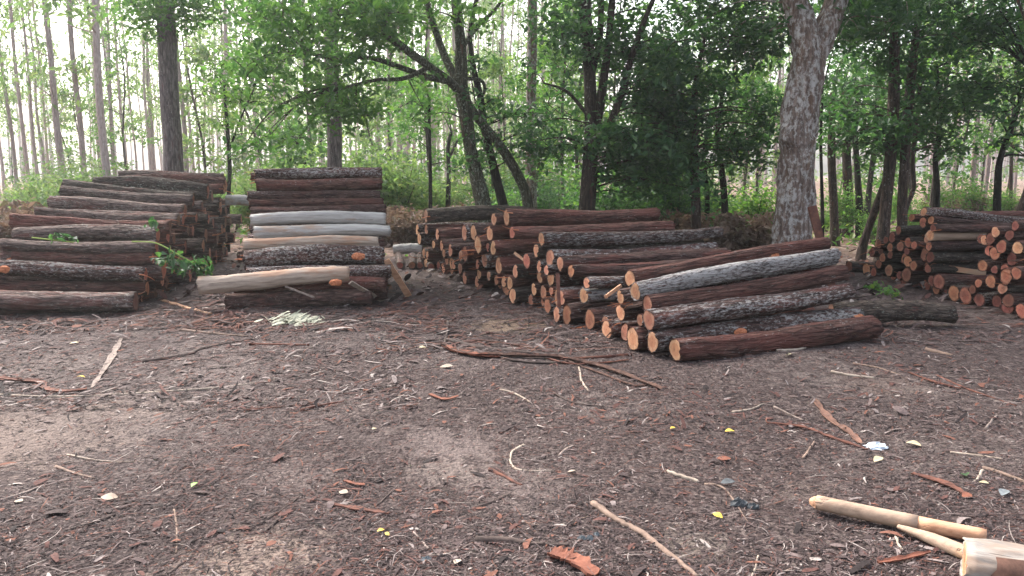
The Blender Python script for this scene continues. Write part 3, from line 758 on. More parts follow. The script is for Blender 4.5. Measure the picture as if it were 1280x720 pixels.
strip([(152, 425), (138, 450), (115, 487)], 8, 'stick_grey', 'flat greyish tan bark plank pointing away, below the left stack', curl=.1)
strip([(-12, 471), (22, 473), (50, 476), (58, 485), (80, 490), (108, 489)], 9, 'stick_red', 'curling red-brown bark strip running in from the left edge')
stick([(-10, 491), (60, 495), (120, 497), (200, 493), (290, 484), (345, 476)], 1.5, 'stick_pale', 'very long thin pale stem running across the left foreground')
stick([(178, 453), (236, 444), (255, 437), (318, 424)], 2.5, 'stick_dark', 'dark thin branch lying below the gap between left and middle stacks')
stick([(312, 432), (350, 433), (386, 434)], 2.2, 'stick_red', 'short red stick right of the dark thin branch')
stick([(225, 416), (275, 419), (310, 420)], 1.8, 'stick_tan', 'thin tan stick on the litter below the pale shavings heap')
strip([(200, 377), (232, 385), (264, 395)], 7, 'split_orange', 'bright orange split slat lying right of the left stack foot', 'split_timber', 'split timber', .012, .05)
strip([(552, 428), (580, 442), (640, 447), (700, 448), (745, 456), (790, 470), (826, 486)], 9, 'bark_ragged', 'longest curling brown bark strip, before the right stack front', curl=.6)
strip([(600, 437), (640, 452), (690, 455), (722, 447)], 4, 'stick_dark', 'thin dark bark shred crossing the middle of the longest bark strip', curl=.5)
strip([(664, 441), (706, 454), (752, 452), (786, 449)], 4, 'stick_red', 'narrow red-brown shred lying over the right part of longest strip', curl=.4)
strip([(706, 450), (748, 464), (792, 480), (812, 478)], 4, 'bark_ragged', 'narrow brown shred alongside the right end of the longest strip', curl=.4)
stick([(560, 402), (559, 414), (556, 428)], 2.2, 'stick_dark', 'short upright-looking dark stick above the orange-red torn bark piece')
strip([(590, 424), (628, 428), (664, 436)], 5, 'bark_ragged', 'ragged dark brown shred above the longest strip, left half', curl=.5)
strip([(556, 432), (570, 439), (600, 446), (625, 448)], 12, 'bark_orange', 'orange-red torn bark piece at the left end of longest strip', curl=.5)
stick([(558, 424), (600, 434), (655, 441), (705, 446)], 2.6, 'stick_dark', 'dark branch lying along the back of the longest bark strip')
stick([(700, 449), (742, 446), (790, 443)], 2.4, 'stick_red', 'red-brown stick pointing at the foot of the long stack')
stick([(724, 458), (727, 474), (736, 486)], 1.6, 'stick_pale', 'small curved pale twig under the longest bark strip')
stick([(742, 634), (772, 654), (800, 668), (834, 692), (873, 722)], 5.0, 'stick_tan', 'long tan stick running to the bottom edge, near the centre')
stick([(595, 681), (640, 684), (668, 688), (712, 689)], 4.6, 'stick_dark', 'dark charred stick lying level near the bottom edge')
stick([(535, 700), (565, 695), (590, 684)], 2.2, 'stick_grey', 'grey twig leading to the dark charred stick')
strip([(688, 701), (704, 706), (722, 713), (744, 728)], 27, 'bark_orange', 'broad orange-red bark slab at the bottom edge', curl=.35, th=.012)
strip([(1018, 501), (1036, 522), (1060, 537), (1076, 552)], 9, 'bark_strip', 'forked-looking brown bark strip pointing at the white plastic scrap')
strip([(958, 529), (1004, 533), (1040, 545), (1084, 560)], 6, 'stick_red', 'red-brown strip ending just left of the white plastic scrap')
strip([(1140, 592), (1180, 606), (1214, 624)], 10, 'stick_red', 'dull red bark strip behind the peeled pole')
stick([(970, 443), (996, 441), (1018, 433)], 2.0, 'stick_pale', 'thin pale curved stick under the front reddish log')
stick([(1039, 467), (1062, 471), (1094, 474)], 2.2, 'stick_pale', 'short pale stick on the bare ground before the lone dark log')
stick([(1066, 457), (1096, 461), (1126, 471)], 1.4, 'stick_tan', 'thin tan twig behind the short pale stick')
strip([(1136, 467), (1166, 480), (1200, 490)], 5, 'stick_red', 'thin red strip on the ground, right of the short pale stick')
stick([(1157, 436), (1174, 440), (1190, 444)], 2.6, 'stick_tan', 'stubby tan stick in front of the far right stack')
stick([(1150, 470), (1190, 472), (1225, 474)], 1.3, 'stick_grey', 'thin grey twig behind the thin red strip')
stick([(1188, 565), (1220, 570), (1254, 576)], 2.0, 'stick_pale', 'pale thin stick right of the cream leaf')
stick([(1228, 585), (1256, 594), (1290, 608)], 3.0, 'stick_tan', 'tan stick running out at the right edge')
stick([(1228, 588), (1222, 600), (1218, 602)], 2.0, 'stick_pale', 'tiny pale twig touching the tan stick at the right edge')
strip([(411, 631), (446, 637), (486, 643)], 8, 'stick_red', 'flat red-brown bark piece left of centre foreground', curl=.1)
stick([(464, 637), (478, 626), (492, 613)], 2.2, 'stick_dark', 'short dark stick leaning over the flat red-brown piece')
strip([(430, 602), (444, 606), (456, 607)], 6, 'bark_orange', 'small orange chip above the flat red-brown piece', curl=.1)
stick([(655, 555), (640, 564), (639, 580), (652, 588), (690, 589)], 1.8, 'stick_pale', 'hooked pale twig on the grey sandy patch')
stick([(612, 588), (630, 598), (652, 610)], 2.8, 'stick_red', 'red-brown stick below the hooked pale twig')
stick([(594, 640), (622, 630), (652, 612)], 2.0, 'stick_dark', 'dark twig below the red-brown stick, slanting down left')
stick([(700, 570), (706, 563), (716, 558)], 2.0, 'stick_grey', 'little grey twig right of the hooked pale twig')
stick([(450, 660), (462, 676), (490, 688), (522, 694)], 1.8, 'stick_dark', 'thin dark curved twig near the yellow double leaf')
stick([(518, 668), (528, 680), (536, 691)], 2.0, 'stick_grey', 'short grey twig right of the yellow double leaf')
stick([(832, 592), (850, 597), (873, 603)], 3.0, 'stick_pale', 'short thick pale stick left of the slate plastic scrap')
stick([(880, 606), (905, 610), (935, 650)], 1.6, 'stick_tan', 'bent tan twig crossing the slate plastic scrap')
stick([(625, 487), (642, 490), (664, 501)], 1.7, 'stick_pale', 'small pale twig on bare dark ground at centre')
stick([(330, 668), (350, 650), (358, 643)], 2.2, 'stick_dark', 'dark stick slanting up right in the left foreground')
stick([(692, 488), (720, 500), (768, 506)], 1.6, 'stick_dark', 'long dark twig below the longest bark strip')
stick([(88, 664), (116, 655), (145, 645)], 2.0, 'stick_dark', 'dark twig in the lower left foreground')
stick([(70, 580), (95, 590), (118, 597)], 2.0, 'stick_tan', 'tan twig lying near the left sandy patch')
stick([(0, 626), (24, 618), (48, 608)], 2.2, 'stick_grey', 'grey stick at the left edge, pointing up right')
stick([(210, 715), (222, 706), (232, 700)], 2.4, 'stick_dark', 'stubby dark stick at the bottom left edge')
stick([(218, 640), (221, 665), (220, 690)], 1.6, 'stick_tan', 'upright-looking tan twig beside the pink leaf')
stick([(84, 565), (130, 574), (180, 578)], 1.2, 'stick_pale', 'hair-thin pale twig behind the tan twig on the left')
stick([(296, 664), (330, 655), (378, 620)], 1.8, 'stick_dark', 'long thin dark twig in the left foreground middle')
stick([(375, 517), (400, 512), (430, 506)], 2.2, 'stick_red', 'red stick left of centre, on grey litter')
strip([(537, 496), (556, 502), (573, 498)], 6, 'bark_orange', 'small orange bark flake below the longest strip', curl=.2)
strip([(1098, 704), (1128, 700), (1164, 690)], 9, 'bark_orange', 'black-and-red curled bark piece left of the bottom right log', curl=.5)
stick([(1120, 664), (1122, 676), (1128, 686)], 2.6, 'stick_pale', 'small curved pale splinter below the peeled pole')
stick([(938, 722), (944, 706), (948, 690)], 2.2, 'stick_pale', 'upright-looking pale twig at the bottom edge, right of centre')
stick([(946, 708), (976, 710), (994, 704)], 1.6, 'stick_tan', 'thin tan twig at the bottom, beside the pale one')
stick([(1004, 570), (1012, 560), (1018, 550)], 2.0, 'stick_tan', 'short tan stick under the red-brown strip')
stick([(915, 516), (936, 512), (955, 504)], 1.6, 'stick_pale', 'pale curved twig left of the brown bark strip')
stick([(968, 508), (986, 516), (1004, 523)], 1.6, 'stick_grey', 'thin grey twig left of the brown bark strip')
stick([(1170, 470), (1210, 490), (1270, 512)], 1.5, 'stick_red', 'long thin red twig toward the right edge')
stick([(1232, 540), (1240, 528), (1246, 522)], 1.8, 'stick_grey', 'small grey twig near the right edge')
stick([(300, 513), (360, 510), (425, 508)], 1.2, 'stick_red', 'straight thin red twig lying across the left middle ground')
stick([(0, 668), (40, 656), (80, 640)], 2.0, 'stick_dark', 'dark branch at the lower left edge')
stick([(655, 660), (690, 664), (735, 650)], 1.2, 'stick_tan', 'hair-thin tan twig above the charred stick')

# peeled pole bottom right, split sliver and leaning slats
P = [ground(1020, 636), ground(1128, 659), ground(1232, 680)]
for p in P: p.z = .032
Pp, rp = spline(P, [.033, .034, .033], 6)
t = empty('peeled_pole', Pp[0]); tag(t, 'peeled pole with tan bark left half, fresh orange right half, lower right', 'pole')
k = len(Pp) * 6 // 11
mb = MB(); mb.tube([p - Pp[0] for p in Pp[:k + 1]], rp[:k + 1], 16, .05, True, 1, 0, 5); link('bark_half', mb.mesh('bark_half', M['peeled_tan']), t)
mb = MB(); mb.tube([p - Pp[0] for p in Pp[k:]], [r * .93 for r in rp[k:]], 16, .05, True, 1, 0, 6); link('bare_half', mb.mesh('bare_half', M['split_orange']), t)
mb = MB(); d = (Pp[0] - Pp[1]).normalized()
mb.tube([Vector((0, 0, 0)) - d * .004, d * .012, d * .03], [.0305, .025, .012], 12, .25, True, 1, 0, 8); link('hacked_tip', mb.mesh('hacked_tip', M['split_orange'], False), t)
P = [ground(1122, 664), ground(1165, 680), ground(1225, 706)]
for p in P: p.z = .022
Pp, rp = spline(P, [.012, .030, .038], 6); mb = MB(); mb.tube([p - Pp[0] for p in Pp], rp, 12, .12, True, .8, 0, 9)
o = link('split_pole', mb.mesh('split_pole', M['peeled_tan'])); o.location = Pp[0]; tag(o, 'split pinkish grey pole tapering to a point under the peeled pole', 'pole')
def slat(a, b, w, th, mat, label):
    d = (b - a); x = d.normalized(); s = x.cross(Vector((0, 1, 0))).normalized(); nrm = s.cross(x).normalized(); V = []; F = []; nn = 9; rs = random.Random(int(a.x * 100))
    for i in range(nn):
        p = d * (i / (nn - 1)); ww = w / 2 * (1 + rs.uniform(-.12, .12)); tt = th / 2 * (1 + rs.uniform(-.2, .2))
        for (u, v) in ((-1, -1), (1, -1), (1, 1), (-1, 1)): V.append(p + s * u * ww + nrm * v * tt)
    for i in range(nn - 1):
        for k in range(4):
            k2 = (k + 1) % 4; F.append((i * 4 + k, i * 4 + k2, (i + 1) * 4 + k2, (i + 1) * 4 + k))
    F += [(3, 2, 1, 0), tuple((nn - 1) * 4 + k for k in range(4))]
    o = link('split_timber', npmesh('split_timber', [tuple(v) for v in V], [q for f in F for q in f], [4] * len(F), M[mat], None, False)); o.location = a
    return tag(o, label, 'split timber')
gb = ground(511, 370); gb.z = .0
slat(gb, at(483, 325, 9.55), .075, .03, 'split_orange', 'orange split slat leaning against the right end of the middle stack')
gb = ground(478, 375); slat(gb + Vector((0, 0, .01)), at(438, 353, 8.85), .05, .02, 'stick_pale', 'pale split slat propped under the aslant peeled log')
gb = ground(393, 392); slat(at(393, 372, 8.62), at(357, 358, 8.72), .02, .012, 'stick_grey', 'thin greyish slat leaning on the foot log of the middle stack')
slat(Vector((at(1041, 330, 10.6).x, 10.6, 0)), at(1015, 258, 10.9), .11, .05, 'stick_red', 'red-brown slat leaning on the pale forked trunk')
slat(at(699, 384, 7.7), at(697, 342, 7.85), .035, .03, 'stick_red', 'upright red-brown stake standing at the end face of the long stack')
slat(at(757, 371, 7.0), at(776, 357, 7.25), .028, .02, 'split_orange', 'orange splinter lying on the white-streaked log of the long stack')
slat(at(643, 316, 9.05), at(655, 325, 9.0), .03, .02, 'split_orange', 'short orange splinter jutting from the middle of the long stack')
slat(at(1178, 334, 10.0), at(1232, 342, 9.9), .07, .03, 'split_orange', 'orange split board lying along the far right stack')
stick([(1085, 342), (1120, 348), (1160, 360), (1195, 366)], 3, 'stick_grey', 'long grey branch on the ground before the far right stack')

# leaves and scraps
def leaf_obj(px, py, wpx, mat, label, ang=0.0, name='fallen_leaf', cat='leaf', fold=.25):
    p = ground(px, py); L = wpx * .7 * p.y / FPX; V = []; F = []; n = 7
    rs = random.Random(int(px * 13 + py))
    for i in range(n):
        u = i / (n - 1); w = .36 * L * math.sin(math.pi * min(max(u, .03), .97)) ** .8
        zc = .012 + .15 * L * math.sin(u * 3.1) * fold * 2
        for v in (-1, 0, 1): V.append((L * (u - .5), v * w, zc + abs(v) * fold * w + rs.uniform(0, .02) * L))
    for i in range(n - 1):
        for k in range(2): F.append((i * 3 + k, (i + 1) * 3 + k, (i + 1) * 3 + k + 1, i * 3 + k + 1))
    o = link(name, npmesh(name, V, [q for f in F for q in f], [4] * len(F), M[mat], None, True)); o.location = p; o.rotation_euler = (rs.uniform(-.25, .25), rs.uniform(-.2, .2), ang)
    return tag(o, label, cat)
leaf_obj(897, 645, 20, 'leaf_yellow', 'bright yellow leaf lying below the slate plastic scrap', 2.4)
leaf_obj(476, 667, 14, 'leaf_yellow', 'left one of the yellow leaf pair on the foreground litter', .5)
leaf_obj(484, 672, 13, 'leaf_yellow', 'right one of the yellow leaf pair on the foreground litter', -.6)
leaf_obj(101, 472, 14, 'leaf_yellow', 'yellow leaf beside the flat greyish tan bark plank', .2)
leaf_obj(468, 543, 12, 'leaf_cream', 'small cream leaf on litter left of centre', .9)
leaf_obj(528, 433, 13, 'leaf_cream', 'cream leaf left of the longest bark strip', .2)
leaf_obj(841, 536, 11, 'leaf_yellow', 'small yellow leaf on dark ground right of centre', .4)
leaf_obj(912, 541, 18, 'leaf_yellow', 'slim yellow leaf left of the red-brown strip', .1)
leaf_obj(987, 449, 17, 'leaf_cream', 'cream leaf in front of the front reddish log', .5)
leaf_obj(1142, 555, 26, 'leaf_cream', 'large cream leaf right of the white plastic scrap', 2.5)
leaf_obj(1098, 574, 22, 'leaf_cream', 'curled cream leaf below the white plastic scrap', .4)
leaf_obj(244, 613, 16, 'leaf_green', 'single bright green leaf in the left foreground', 1.3)
leaf_obj(220, 679, 18, 'bark_orange', 'pinkish orange leaf in the lower left foreground', .3)
leaf_obj(137, 625, 30, 'stick_pale', 'pale greyish flat chip in the left foreground', .1, 'wood_chip', 'wood chip', .1)
leaf_obj(24, 629, 20, 'stick_pale', 'narrow white chip near the left edge', -.4, 'wood_chip', 'wood chip', .1)
leaf_obj(93, 432, 16, 'leaf_cream', 'cream chip between tan bark plank and left stack', .2, 'wood_chip', 'wood chip', .1)
leaf_obj(558, 459, 24, 'stick_pale', 'pale flat chip below the longest bark strip', -.1, 'wood_chip', 'wood chip', .1)
leaf_obj(715, 592, 15, 'stick_pale', 'white chip right of the grey sandy patch', .2, 'wood_chip', 'wood chip', .1)
leaf_obj(430, 617, 20, 'stick_pale', 'pale chip just above the flat red-brown bark piece', -.4, 'wood_chip', 'wood chip', .1)
leaf_obj(1230, 607, 16, 'leaf_cream', 'pale yellow leaf below the tan stick at right edge', -.6)
leaf_obj(910, 604, 27, 'plastic_slate', 'flat slate-grey strip beside the short thick pale stick', .05, 'plastic_scrap', 'plastic scrap', .2)
leaf_obj(572, 710, 22, 'stick_pale', 'pale wood chip at the bottom edge left of the charred stick', 1.2, 'wood_chip', 'wood chip', .15)
leaf_obj(1208, 622, 22, 'bark_orange', 'orange chip at the end of dull red bark strip', .3, 'wood_chip', 'wood chip', .1)
leaf_obj(905, 573, 26, 'bark_orange', 'broken orange bark flake above the slate scraps', -.3, 'wood_chip', 'wood chip', .1)
leaf_obj(1255, 620, 26, 'stone_grey', 'grey withered leaf at the right edge', .7)
leaf_obj(1207, 596, 22, 'leaf_pale', 'withered green leaf left of the tan right-edge stick', 1.2)
def crumple(px, py, wpx, hpx, mat, label, name, cat, seed):
    rs = random.Random(seed); p = ground(px, py); a = wpx * p.y / FPX / 2; hh = hpx * p.y / FPX * .75
    V = []; F = []; n, m2 = 14, 7
    for i in range(m2):
        ph = math.pi / 2 * i / (m2 - 1)
        for j in range(n):
            th = 6.283 * j / n; k = 1 + rs.uniform(-.28, .28)
            V.append((a * math.cos(ph) * math.cos(th) * k, a * .62 * math.cos(ph) * math.sin(th) * k, max(0, hh * math.sin(ph) * (1 + rs.uniform(-.5, .3)))))
    for i in range(m2 - 1):
        for j in range(n):
            j2 = (j + 1) % n; F.append((i * n + j, i * n + j2, (i + 1) * n + j2, (i + 1) * n + j))
    o = link(name, npmesh(name, V, [q for f in F for q in f], [4] * len(F), M[mat], None, False)); o.location = p
    return tag(o, label, cat)
crumple(1096, 556, 30, 9, 'plastic_white', 'crumpled white plastic scrap on dark ground at right', 'plastic_scrap', 'plastic scrap', 1)
crumple(924, 630, 22, 13, 'plastic_slate', 'crumpled dark slate plastic scrap, larger of two touching', 'plastic_scrap', 'plastic scrap', 2)
crumple(941, 632, 16, 8, 'plastic_slate', 'small dark slate plastic scrap touching the larger crumpled one', 'plastic_scrap', 'plastic scrap', 3)
crumple(727, 680, 13, 7, 'stone_grey', 'blue-grey stone above the orange bark slab, left of three', 'stone', 'stone', 4)
crumple(737, 681, 11, 9, 'stone_grey', 'blue-grey stone above the orange bark slab, middle of three', 'stone', 'stone', 5)
crumple(745, 675, 11, 7, 'stone_grey', 'blue-grey stone above the orange bark slab, right of three', 'stone', 'stone', 6)
crumple(533, 705, 18, 7, 'stone_grey', 'flat blue-grey stone at the bottom edge left of centre', 'stone', 'stone', 7)

# ------------------------------------------------------------------ loose litter: uncountable chips and flakes of bark
def litter():
    rg = np.random.default_rng(3)
    def chips(x, y, L, W, ang, tilt, mi):
        n = len(x); z = 0.012 * np.sin(1.3 * x + 0.7 * y) + 0.010 * np.sin(2.9 * x - 1.9 * y + 1) + 0.006 * np.sin(5.3 * x + 4.1 * y)
        ca, sa = np.cos(ang), np.sin(ang); nu = 4
        V = np.zeros((n, nu * 2, 3)); curve = rg.normal(0, .18, n); arch = np.abs(rg.normal(0, .12, n)) * L
        for i in range(nu):
            u = i / (nu - 1) - .5; prof = [.55, 1.0, .9, .35][i]
            off = curve * L * (u * u * 4 - .5) * .5
            for j, v in enumerate((-.5, .5)):
                lx = u * L; ly = v * W * prof + off
                V[:, i * 2 + j, 0] = x + lx * ca - ly * sa
                V[:, i * 2 + j, 1] = y + lx * sa + ly * ca
                V[:, i * 2 + j, 2] = z + .004 + np.abs(tilt) * L * (u + .5) + arch * (.25 - u * u) * 2 + (v * W * prof) * tilt * 1.5 + np.abs(tilt) * W
        idx = (np.arange(n) * nu * 2)[:, None, None]
        q = np.array([[0, 2, 3, 1], [2, 4, 5, 3], [4, 6, 7, 5]])[None]
        return V.reshape(-1, 3), (idx + q).reshape(-1, 4), np.repeat(mi, 3)
    def place(n, py0, py1, power):
        u = rg.random(n) ** power; py = py0 + (py1 - py0) * u; px = rg.uniform(-70, 1350, n)
        dy = (360 - py) / FPX; t = -CAMH / (-SA + CA * dy); x, y = (px - 640) / FPX * t, (CA + SA * dy) * t
        keep = np.ones(n)
        for (qx, qy, rr, col, k) in PATCH:
            c = ground(qx, qy); d = np.hypot(x - c.x, y - c.y) / rr + .35 * np.sin(7 * x + 3 * y) + .3 * np.sin(5 * y - 9 * x)
            keep *= 1 - .6 * k * np.clip(1.25 - d, 0, 1)
        v = np.sin(1.7 * x + 2.3 * y + 1) + np.sin(3.1 * x - 1.3 * y) + .7 * np.sin(5.7 * x + 4.9 * y)
        keep *= np.clip(.85 + .22 * v, .35, 1)
        q = rg.random(n) < keep; return x[q], y[q]
    mats = ['c0', 'c1', 'c2', 'c3', 'c4', 'c5', 'c6', 'c7']
    colr = [(.020, .0145, .0145), (.045, .032, .0315), (.072, .050, .048), (.115, .085, .081), (.18, .146, .138), (.085, .040, .034), (.14, .062, .044), (.28, .24, .22)]
    ml = []
    for nme, c in zip(['chip_black', 'chip_umber', 'chip_brown', 'chip_taupe', 'chip_grey', 'chip_red', 'chip_orange', 'chip_pale'], colr):
        m, nt = newmat(nme); g = N(nt); f = g.noise(g.coords((60, 60, 60)), 1, 3, .6)
        g.out(g.pbr(g.ramp(f, [(.3, tuple(v * .65 for v in c)), (.7, tuple(v * 1.3 for v in c))]), .9, None, .2)); ml.append(m)
    P = np.array([.22, .29, .22, .13, .050, .065, .015, .010])
    VV = []; FF = []; MM = []; off = 0
    def add(x, y, L, W, tl, p=P):
        nonlocal off
        n = len(x); mi = rg.choice(8, n, p=p); pr = p * np.array([1.2, 1.3, 1, .6, .4, 2.6, 2.2, .5]); pr /= pr.sum()
        reg = (np.sin(.9 * x - 1.4 * y + 2) + np.sin(2.3 * x + 1.1 * y) + rg.normal(0, .8, n)) > .3; mi = np.where(reg, rg.choice(8, n, p=pr), mi); a = rg.normal(.1, .85, n) + (rg.random(n) < .25) * 1.6
        V, F, m_ = chips(x, y, L, W, a, tl, mi); VV.append(V); FF.append(F + off); MM.append(m_); off += len(V)
    x, y = place(76000, 372, 745, 1.0); n = len(x)
    add(x, y, rg.lognormal(-3.95, .45, n), rg.lognormal(-5.45, .4, n), rg.normal(0, .14, n))
    x, y = place(26000, 420, 745, .75); n = len(x)
    add(x, y, rg.lognormal(-4.25, .35, n), rg.lognormal(-5.2, .35, n), rg.normal(0, .18, n))
    x, y = place(9500, 368, 745, 1.1); n = len(x)           # longer fibres
    add(x, y, rg.lognormal(-2.6, .45, n), rg.lognormal(-5.75, .35, n), rg.normal(0, .03, n), np.array([.12, .14, .16, .16, .14, .16, .07, .05]))
    x, y = place(900, 380, 745, .9); n = len(x)             # flat bark flakes
    add(x, y, rg.lognormal(-2.8, .3, n), rg.lognormal(-3.9, .35, n), rg.normal(0, .05, n), np.array([.14, .2, .18, .12, .08, .16, .08, .04]))
    x, y = place(5200, 382, 540, .9); n = len(x)           # coarser scraps in the middle distance
    add(x, y, rg.lognormal(-3.0, .45, n), rg.lognormal(-4.45, .4, n), rg.normal(0, .14, n), np.array([.18, .16, .16, .15, .11, .15, .05, .04]))
    px = rg.uniform(-40, 520, 4200); py = 384 + 130 * rg.random(4200) ** 1.3; dy = (360 - py) / FPX; t = -CAMH / (-SA + CA * dy); n = 4200
    add((px - 640) / FPX * t, (CA + SA * dy) * t, rg.lognormal(-2.75, .5, n), rg.lognormal(-4.5, .5, n), rg.normal(0, .10, n), np.array([.20, .14, .13, .14, .13, .17, .05, .04]))
    # torn bark gathered at the feet of the stacks
    for (px0, px1, py0, py1, k) in ((0, 300, 382, 415, 1500), (270, 560, 378, 415, 1200), (480, 760, 350, 440, 1300), (200, 320, 335, 400, 500), (1050, 1280, 385, 430, 350)):
        px = rg.uniform(px0, px1, k); py = rg.uniform(py0, py1, k)
        dy = (360 - py) / FPX; t = -CAMH / (-SA + CA * dy)
        add((px - 640) / FPX * t, (CA + SA * dy) * t, rg.lognormal(-1.95, .5, k), rg.lognormal(-4.2, .5, k), rg.normal(0, .05, k), np.array([.14, .18, .17, .12, .06, .20, .10, .03]))
    # sparse dry leaves under the trees
    x, y = place(9000, 262, 380, 1.0); n = len(x)
    add(x, y, rg.lognormal(-2.5, .35, n), rg.lognormal(-3.2, .3, n), rg.normal(0, .25, n), np.array([.05, .12, .2, .2, .17, .12, .08, .06]))
    F = np.concatenate(FF)
    tag(link('bark_litter', npmesh('bark_litter', np.concatenate(VV), F.ravel(), np.full(len(F), 4), ml, np.concatenate(MM), False)), kind='stuff')
    # heap of pale shavings
    k = 260; px = rg.normal(368, 14, k) + rg.normal(0, 3, k); py = rg.normal(402.5, 2.8, k); off = 0; VV.clear(); FF.clear(); MM.clear()
    dy = (360 - py) / FPX; t = -CAMH / (-SA + CA * dy)
    add((px - 640) / FPX * t, (CA + SA * dy) * t, rg.uniform(.04, .15, k), rg.uniform(.012, .035, k), np.abs(rg.normal(0, .24, k)))
    F = np.concatenate(FF); o = link('wood_shavings', npmesh('wood_shavings', np.concatenate(VV), F.ravel(), np.full(len(F), 4), M['shaving'], None, False))
    tag(o, 'heap of pale greenish white shavings before the middle stack', 'shavings', kind='stuff')
litter()

# ------------------------------------------------------------------ leaves
def leaf_geo(Cn, size, rg, droop=.25, ratio=.5):
    """two folded triangles-pairs per leaf; returns V (n*4), quads as 2 tris"""
    n = len(Cn)
    az = rg.uniform(0, 6.283, n); el = rg.normal(-droop, .45, n)
    d = np.stack([np.cos(az) * np.cos(el), np.sin(az) * np.cos(el), np.sin(el)], -1)
    up = np.tile([0., 0, 1], (n, 1)) + rg.normal(0, .45, (n, 3))
    s = np.cross(d, up); s /= np.linalg.norm(s, axis=1, keepdims=True) + 1e-9
    nn = np.cross(s, d)
    L = size[:, None]; W = L * ratio * rg.uniform(.8, 1.2, (n, 1))
    b = Cn - d * L * .5; tip = Cn + d * L * .5 - nn * L * .08
    mid = Cn - d * L * .05
    l = mid + s * W * .5 + nn * L * .10; r = mid - s * W * .5 + nn * L * .10
    V = np.stack([b, l, tip, r], 1).reshape(-1, 3)
    i = np.arange(n)[:, None] * 4
    F = np.concatenate([i + [[0, 2, 1]], i + [[0, 3, 2]]], 1).reshape(-1, 3)
    return V, F
def sprays(clumps, rg, size=.11, droop=.25, per=11, flat=.72, spread=.15, ratio=.5):
    """clumps: (centre, radius, leaf count). Leaves sit on small twigs so gaps stay open"""
    Cs = []; Sz = []
    for c, Rr, nl in clumps:
        nt = max(3, int(nl / per)); v = rg.normal(0, 1, (nt, 3)); v /= np.linalg.norm(v, axis=1, keepdims=True)
        rad = Rr * rg.random(nt) ** .45
        tw = np.array(c)[None] + v * rad[:, None] * [1, 1, flat]
        lf = np.repeat(tw, per, 0) + rg.normal(0, 1, (nt * per, 3)) * spread * [1, 1, .5]
        Cs.append(lf); Sz.append(size * rg.uniform(.55, 1.6, len(lf)))
    Cs = np.concatenate(Cs); Sz = np.concatenate(Sz)
    V, F = leaf_geo(Cs, Sz, rg, droop, ratio)
    return V, F, np.repeat(np.clip(rg.normal(.45, .26, len(Cs)), 0, 1), 2)
def foliage(name, clumps, mat, parent, seed, **kw):
    V, F, r = sprays(clumps, np.random.default_rng(seed), **kw)
    return link(name, npmesh(name, V, F.ravel(), np.full(len(F), 3), M[mat], None, False, r), parent)

# ------------------------------------------------------------------ near trees
def tree(name, label, Y, stems, clumps, bark, leafm, cat='tree', group=None, seed=1, crown_top=None, size=.112, wob=.10, twig=True, lean=0.0, per=11, spread=.15, seg=14):
    """stems: lists of (px, py, half width in px[, depth change]); clumps: (px, py, depth offset, radius, leaves)"""
    base = at(stems[0][0][0], stems[0][0][1], Y); base.z = 0
    t = empty(name, base); tag(t, label, cat, group)
    mb = MB(); anchors = []
    for si, st in enumerate(stems):
        pts = [at(q[0], q[1], Y + (q[3] if len(q) > 3 else 0)) for q in st]; rad = [q[2] * Y / FPX for q in st]
        if si == 0 or pts[0].z < .5:
            g0 = Vector(pts[0]); d = pts[0] - pts[1]; k = (g0.z + .05) / max(.2, -d.z) if d.z < 0 else 0
            if g0.z > 0: pts.insert(0, Vector((g0.x + d.x * k * .6, g0.y, -.05))); rad.insert(0, rad[0] * 1.28)
        P, r = spline(pts, rad, 7); anchors += P
        mb.tube([p - base for p in P], r, seg if rad[0] > .05 else 8, wob, True, 1, 0, seed * 10 + si)
    rs = random.Random(seed)
    cl = [(at(c[0], c[1], Y + c[2]) - base, c[3], c[4]) for c in clumps]
    if crown_top: cl += [(Vector(c[0]), c[1], c[2]) for c in crown_top]
    if twig:
        for c, Rr, nl in cl:
            a = min(anchors, key=lambda q: (q - base - c).length + max(0, (q - base - c).z) * .6) - base
            L = (c - a).length
            if L < .1: continue
            mpt = a.lerp(c, .5) + Vector((rs.uniform(-.1, .1), rs.uniform(-.1, .1), .10)) * L
            P, r = spline([a, mpt, c], [min(.03, .008 + .007 * L), .008 + .003 * L, .005], 5); mb.tube(P, r, 6, .1, True, 1, 0, rs.randrange(999))
            for _ in range(max(2, int(Rr * 4))):
                v = Vector((rs.gauss(0, 1), rs.gauss(0, 1), rs.gauss(0, .6))).normalized() * Rr * rs.uniform(.5, .95)
                P, r = spline([P[-1] if _ == 0 else c, c + v * .5 + Vector((0, 0, .05)), c + v], [.009, .006, .003], 3); mb.tube(P, r, 4, 0, False, 1, 0, 1)
    link('trunk', mb.mesh('trunk', M[bark]), t)
    if cl: foliage('crown', cl, leafm, t, seed, size=size, per=per, spread=spread)
    return t
rg0 = random.Random(77)
def scatter(px0, px1, py0, py1, n, d0, d1, r0, r1, per_m, seed):
    rs = random.Random(seed); out = []
    for _ in range(n):
        r = rs.uniform(r0, r1); out.append((rs.uniform(px0, px1), rs.uniform(py0, py1), rs.uniform(d0, d1), r, int(per_m * r * r * .66)))
    return out
def cap(z, rad, n, k, leaves, dx=0, dy=0, seed=1):
    rs = random.Random(seed); out = []
    for _ in range(n):
        a = rs.uniform(0, 6.28); q = rad * rs.random() ** .6
        out.append((Vector((dx + q * math.cos(a), dy + q * math.sin(a), z + rs.uniform(-.5, 1.0) * k)), rs.uniform(.6, 1.0), int(leaves * .62)))
    return out

